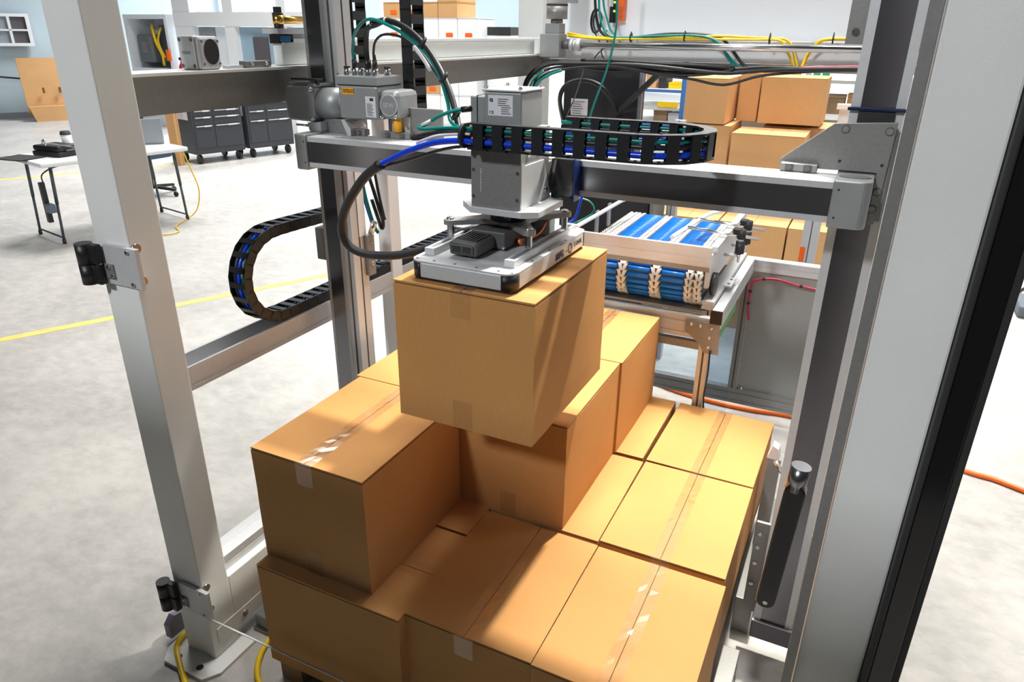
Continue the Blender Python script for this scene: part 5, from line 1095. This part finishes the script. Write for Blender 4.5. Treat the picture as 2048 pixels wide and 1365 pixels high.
MB().box(-11.7, -11.3, 9.36, 9.395, 1.0, 1.85).build('grey_door', mat('mid_grey', (0.25, 0.28, 0.30), 0.5), t); MB().box(-10.35, -10.0, 9.36, 9.395, 1.0, 1.7).build('brown_door', dp_, t)
t = thing('equipment_cabinet', 'far open cabinet with grey pump and yellow hoses, beside the left post', 'cabinet', (-12.9, 9.2, 0))
MB().box(-13.55, -12.35, 9.2, 9.9, 0, 1.10).build('lower_body', panelg, t)
k = MB(); k.box(-13.55, -12.35, 9.85, 9.9, 1.101, 2.0); k.box(-13.55, -13.48, 9.2, 9.85, 1.101, 2.0); k.box(-12.42, -12.35, 9.2, 9.85, 1.101, 2.0); k.box(-13.55, -12.35, 9.2, 9.9, 2.0, 2.08); k.build('hood', panelg, t)
MB().box(-13.40, -12.98, 9.3, 9.7, 1.20, 1.72, 0.04).build('pump', mat('pump_grey', (0.14, 0.15, 0.16), 0.5), t); MB().box(-13.25, -13.10, 9.28, 9.299, 1.38, 1.60).build('pump_plate', alu_m, t); MB().box(-12.95, -12.45, 9.5, 9.8, 1.20, 1.90, 0.02).build('control_block', mat('dark_block', (0.08, 0.09, 0.10), 0.6), t)
k = MB(); k.tube([(-12.95, 9.35, 1.9), (-12.85, 9.3, 1.6), (-12.72, 9.3, 1.35), (-12.78, 9.35, 1.15)], 0.03, 8); k.tube([(-12.70, 9.35, 1.85), (-12.78, 9.3, 1.6), (-12.66, 9.3, 1.3)], 0.02, 8); k.build('yellow_hose', yel, t)
MB().box(-12.44, -12.36, 9.15, 9.199, 1.25, 1.45).build('red_switch', org, t)
t = thing('fire_extinguisher', 'small red extinguisher on the far white machine frame', 'extinguisher', (-12.1, 9.1, 0.9)); MB().lathe((-12.1, 9.2, 0.86), [(0.06, 0), (0.065, 0.02), (0.065, 0.30), (0.03, 0.36), (0.025, 0.40)], 14).build('cylinder', mat('extinguisher_red', (0.55, 0.02, 0.02), 0.35), t); MB().box(-12.16, -12.04, 9.18, 9.22, 1.265, 1.32, 0.01).build('handle', blkm, t)
# far white crates and brown boxes in the centre
gf = 'goods piled in front of the far white wall'
r = random.Random(11)
def crate(x0, x1, y, z0, z1, m_, label):
    q = thing('carton', label, 'box', ((x0+x1)/2, y, z0), group=gf); MB().box(x0, x1, y, y+0.6, z0, z1-0.01, 0.01).build('body', m_, q); MB().box(x0-0.004, x1+0.004, y-0.004, y+0.604, z1-0.0095, z1).build('lid', m_, q)
    if r.random() < 0.3: MB().box(x1-0.20, x1-0.08, y-0.0062, y-0.0042, z0+0.05, z0+0.11).build('orange_label', orangep, q)
lab = {'w': 'far white carton in the bright pile beyond the upright chains', 'c': 'far brown carton in the bright pile beyond the upright chains'}
ROWN = ['floor row', 'second row up', 'third row up', 'fourth row up', 'fifth row up', 'sixth row up', 'topmost row']
for ri, (z0, z1, row) in enumerate(((0.0, 0.45, 'cwcwc'), (0.45, 0.9, 'wcwww'), (0.90, 1.32, 'wwcww'), (1.32, 1.70, 'ccwww'), (1.70, 2.02, 'wwwww'), (2.02, 2.24, 'cwccw'), (2.24, 2.50, 'wcwcc'))):
    x = -7.15
    for ci, ch in enumerate(row):
        if x > -5.95 and z0 > 2.0: ch = 'c' if z0 < 2.2 else ch
        if z0 > 2.0 and x > -6.0: break
        crate(x, x+0.335, 9.0+0.0, z0, z1, whitep if ch == 'w' else card_far, 'far %s carton, %s %s of bright pile' % ('white' if ch == 'w' else 'brown', NTH[ci], ROWN[ri])); x += 0.34
MB_ = thing('white_bin', 'dark topped white appliance right of the far bright pile', 'bin', (-5.1, 9.2, 0)); MB().box(-5.38, -4.98, 9.2, 9.7, 0, 1.78).build('body', whitep, MB_); MB().box(-5.38, -4.98, 9.195, 9.705, 1.781, 1.90).build('dark_top', blkm, MB_)
t = thing('wall_pillar', 'white pillar on the far wall seen beside the back post', 'pillar', (-4.9, 12, 0)); MB().box(-6.0, -5.2, 12.0, 12.2, 0, 8).build('pillar', whitep, t); MB().box(-5.18, -5.0, 12.0, 12.15, 0, 8).build('grey_strip', panelg, t)
# white machine frame bars far behind the gear motor
t = thing('window_mullion', 'far white frame uprights above the left flange', 'frame', (-7.0, 12.5, 0))
for x in (-14.4, -13.0, -11.2, -9.7): MB().box(x, x+0.09, 12.5, 12.6, 0, 5).build('upright', whitep, t)
# floor things at extreme right
t = thing('grey_bag', 'small grey equipment case on the floor at the right edge', 'case', (1.45, 4.5, 0)); MB().box(1.36, 1.62, 4.45, 4.8, 0, 0.09, 0.02).build('body', mat('case_grey', (0.12, 0.14, 0.17), 0.6), t); MB().tube([(1.40, 4.5, 0.09), (1.44, 4.52, 0.14), (1.54, 4.55, 0.14), (1.58, 4.57, 0.09)], 0.008, 8).build('handle', blkm, t)
cable('cable', [(1.42, 4.9, 0.012), (1.5, 5.2, 0.012), (1.8, 5.5, 0.012), (2.3, 5.4, 0.012)], 0.01, blkm, 'black cord on the floor behind the grey case')
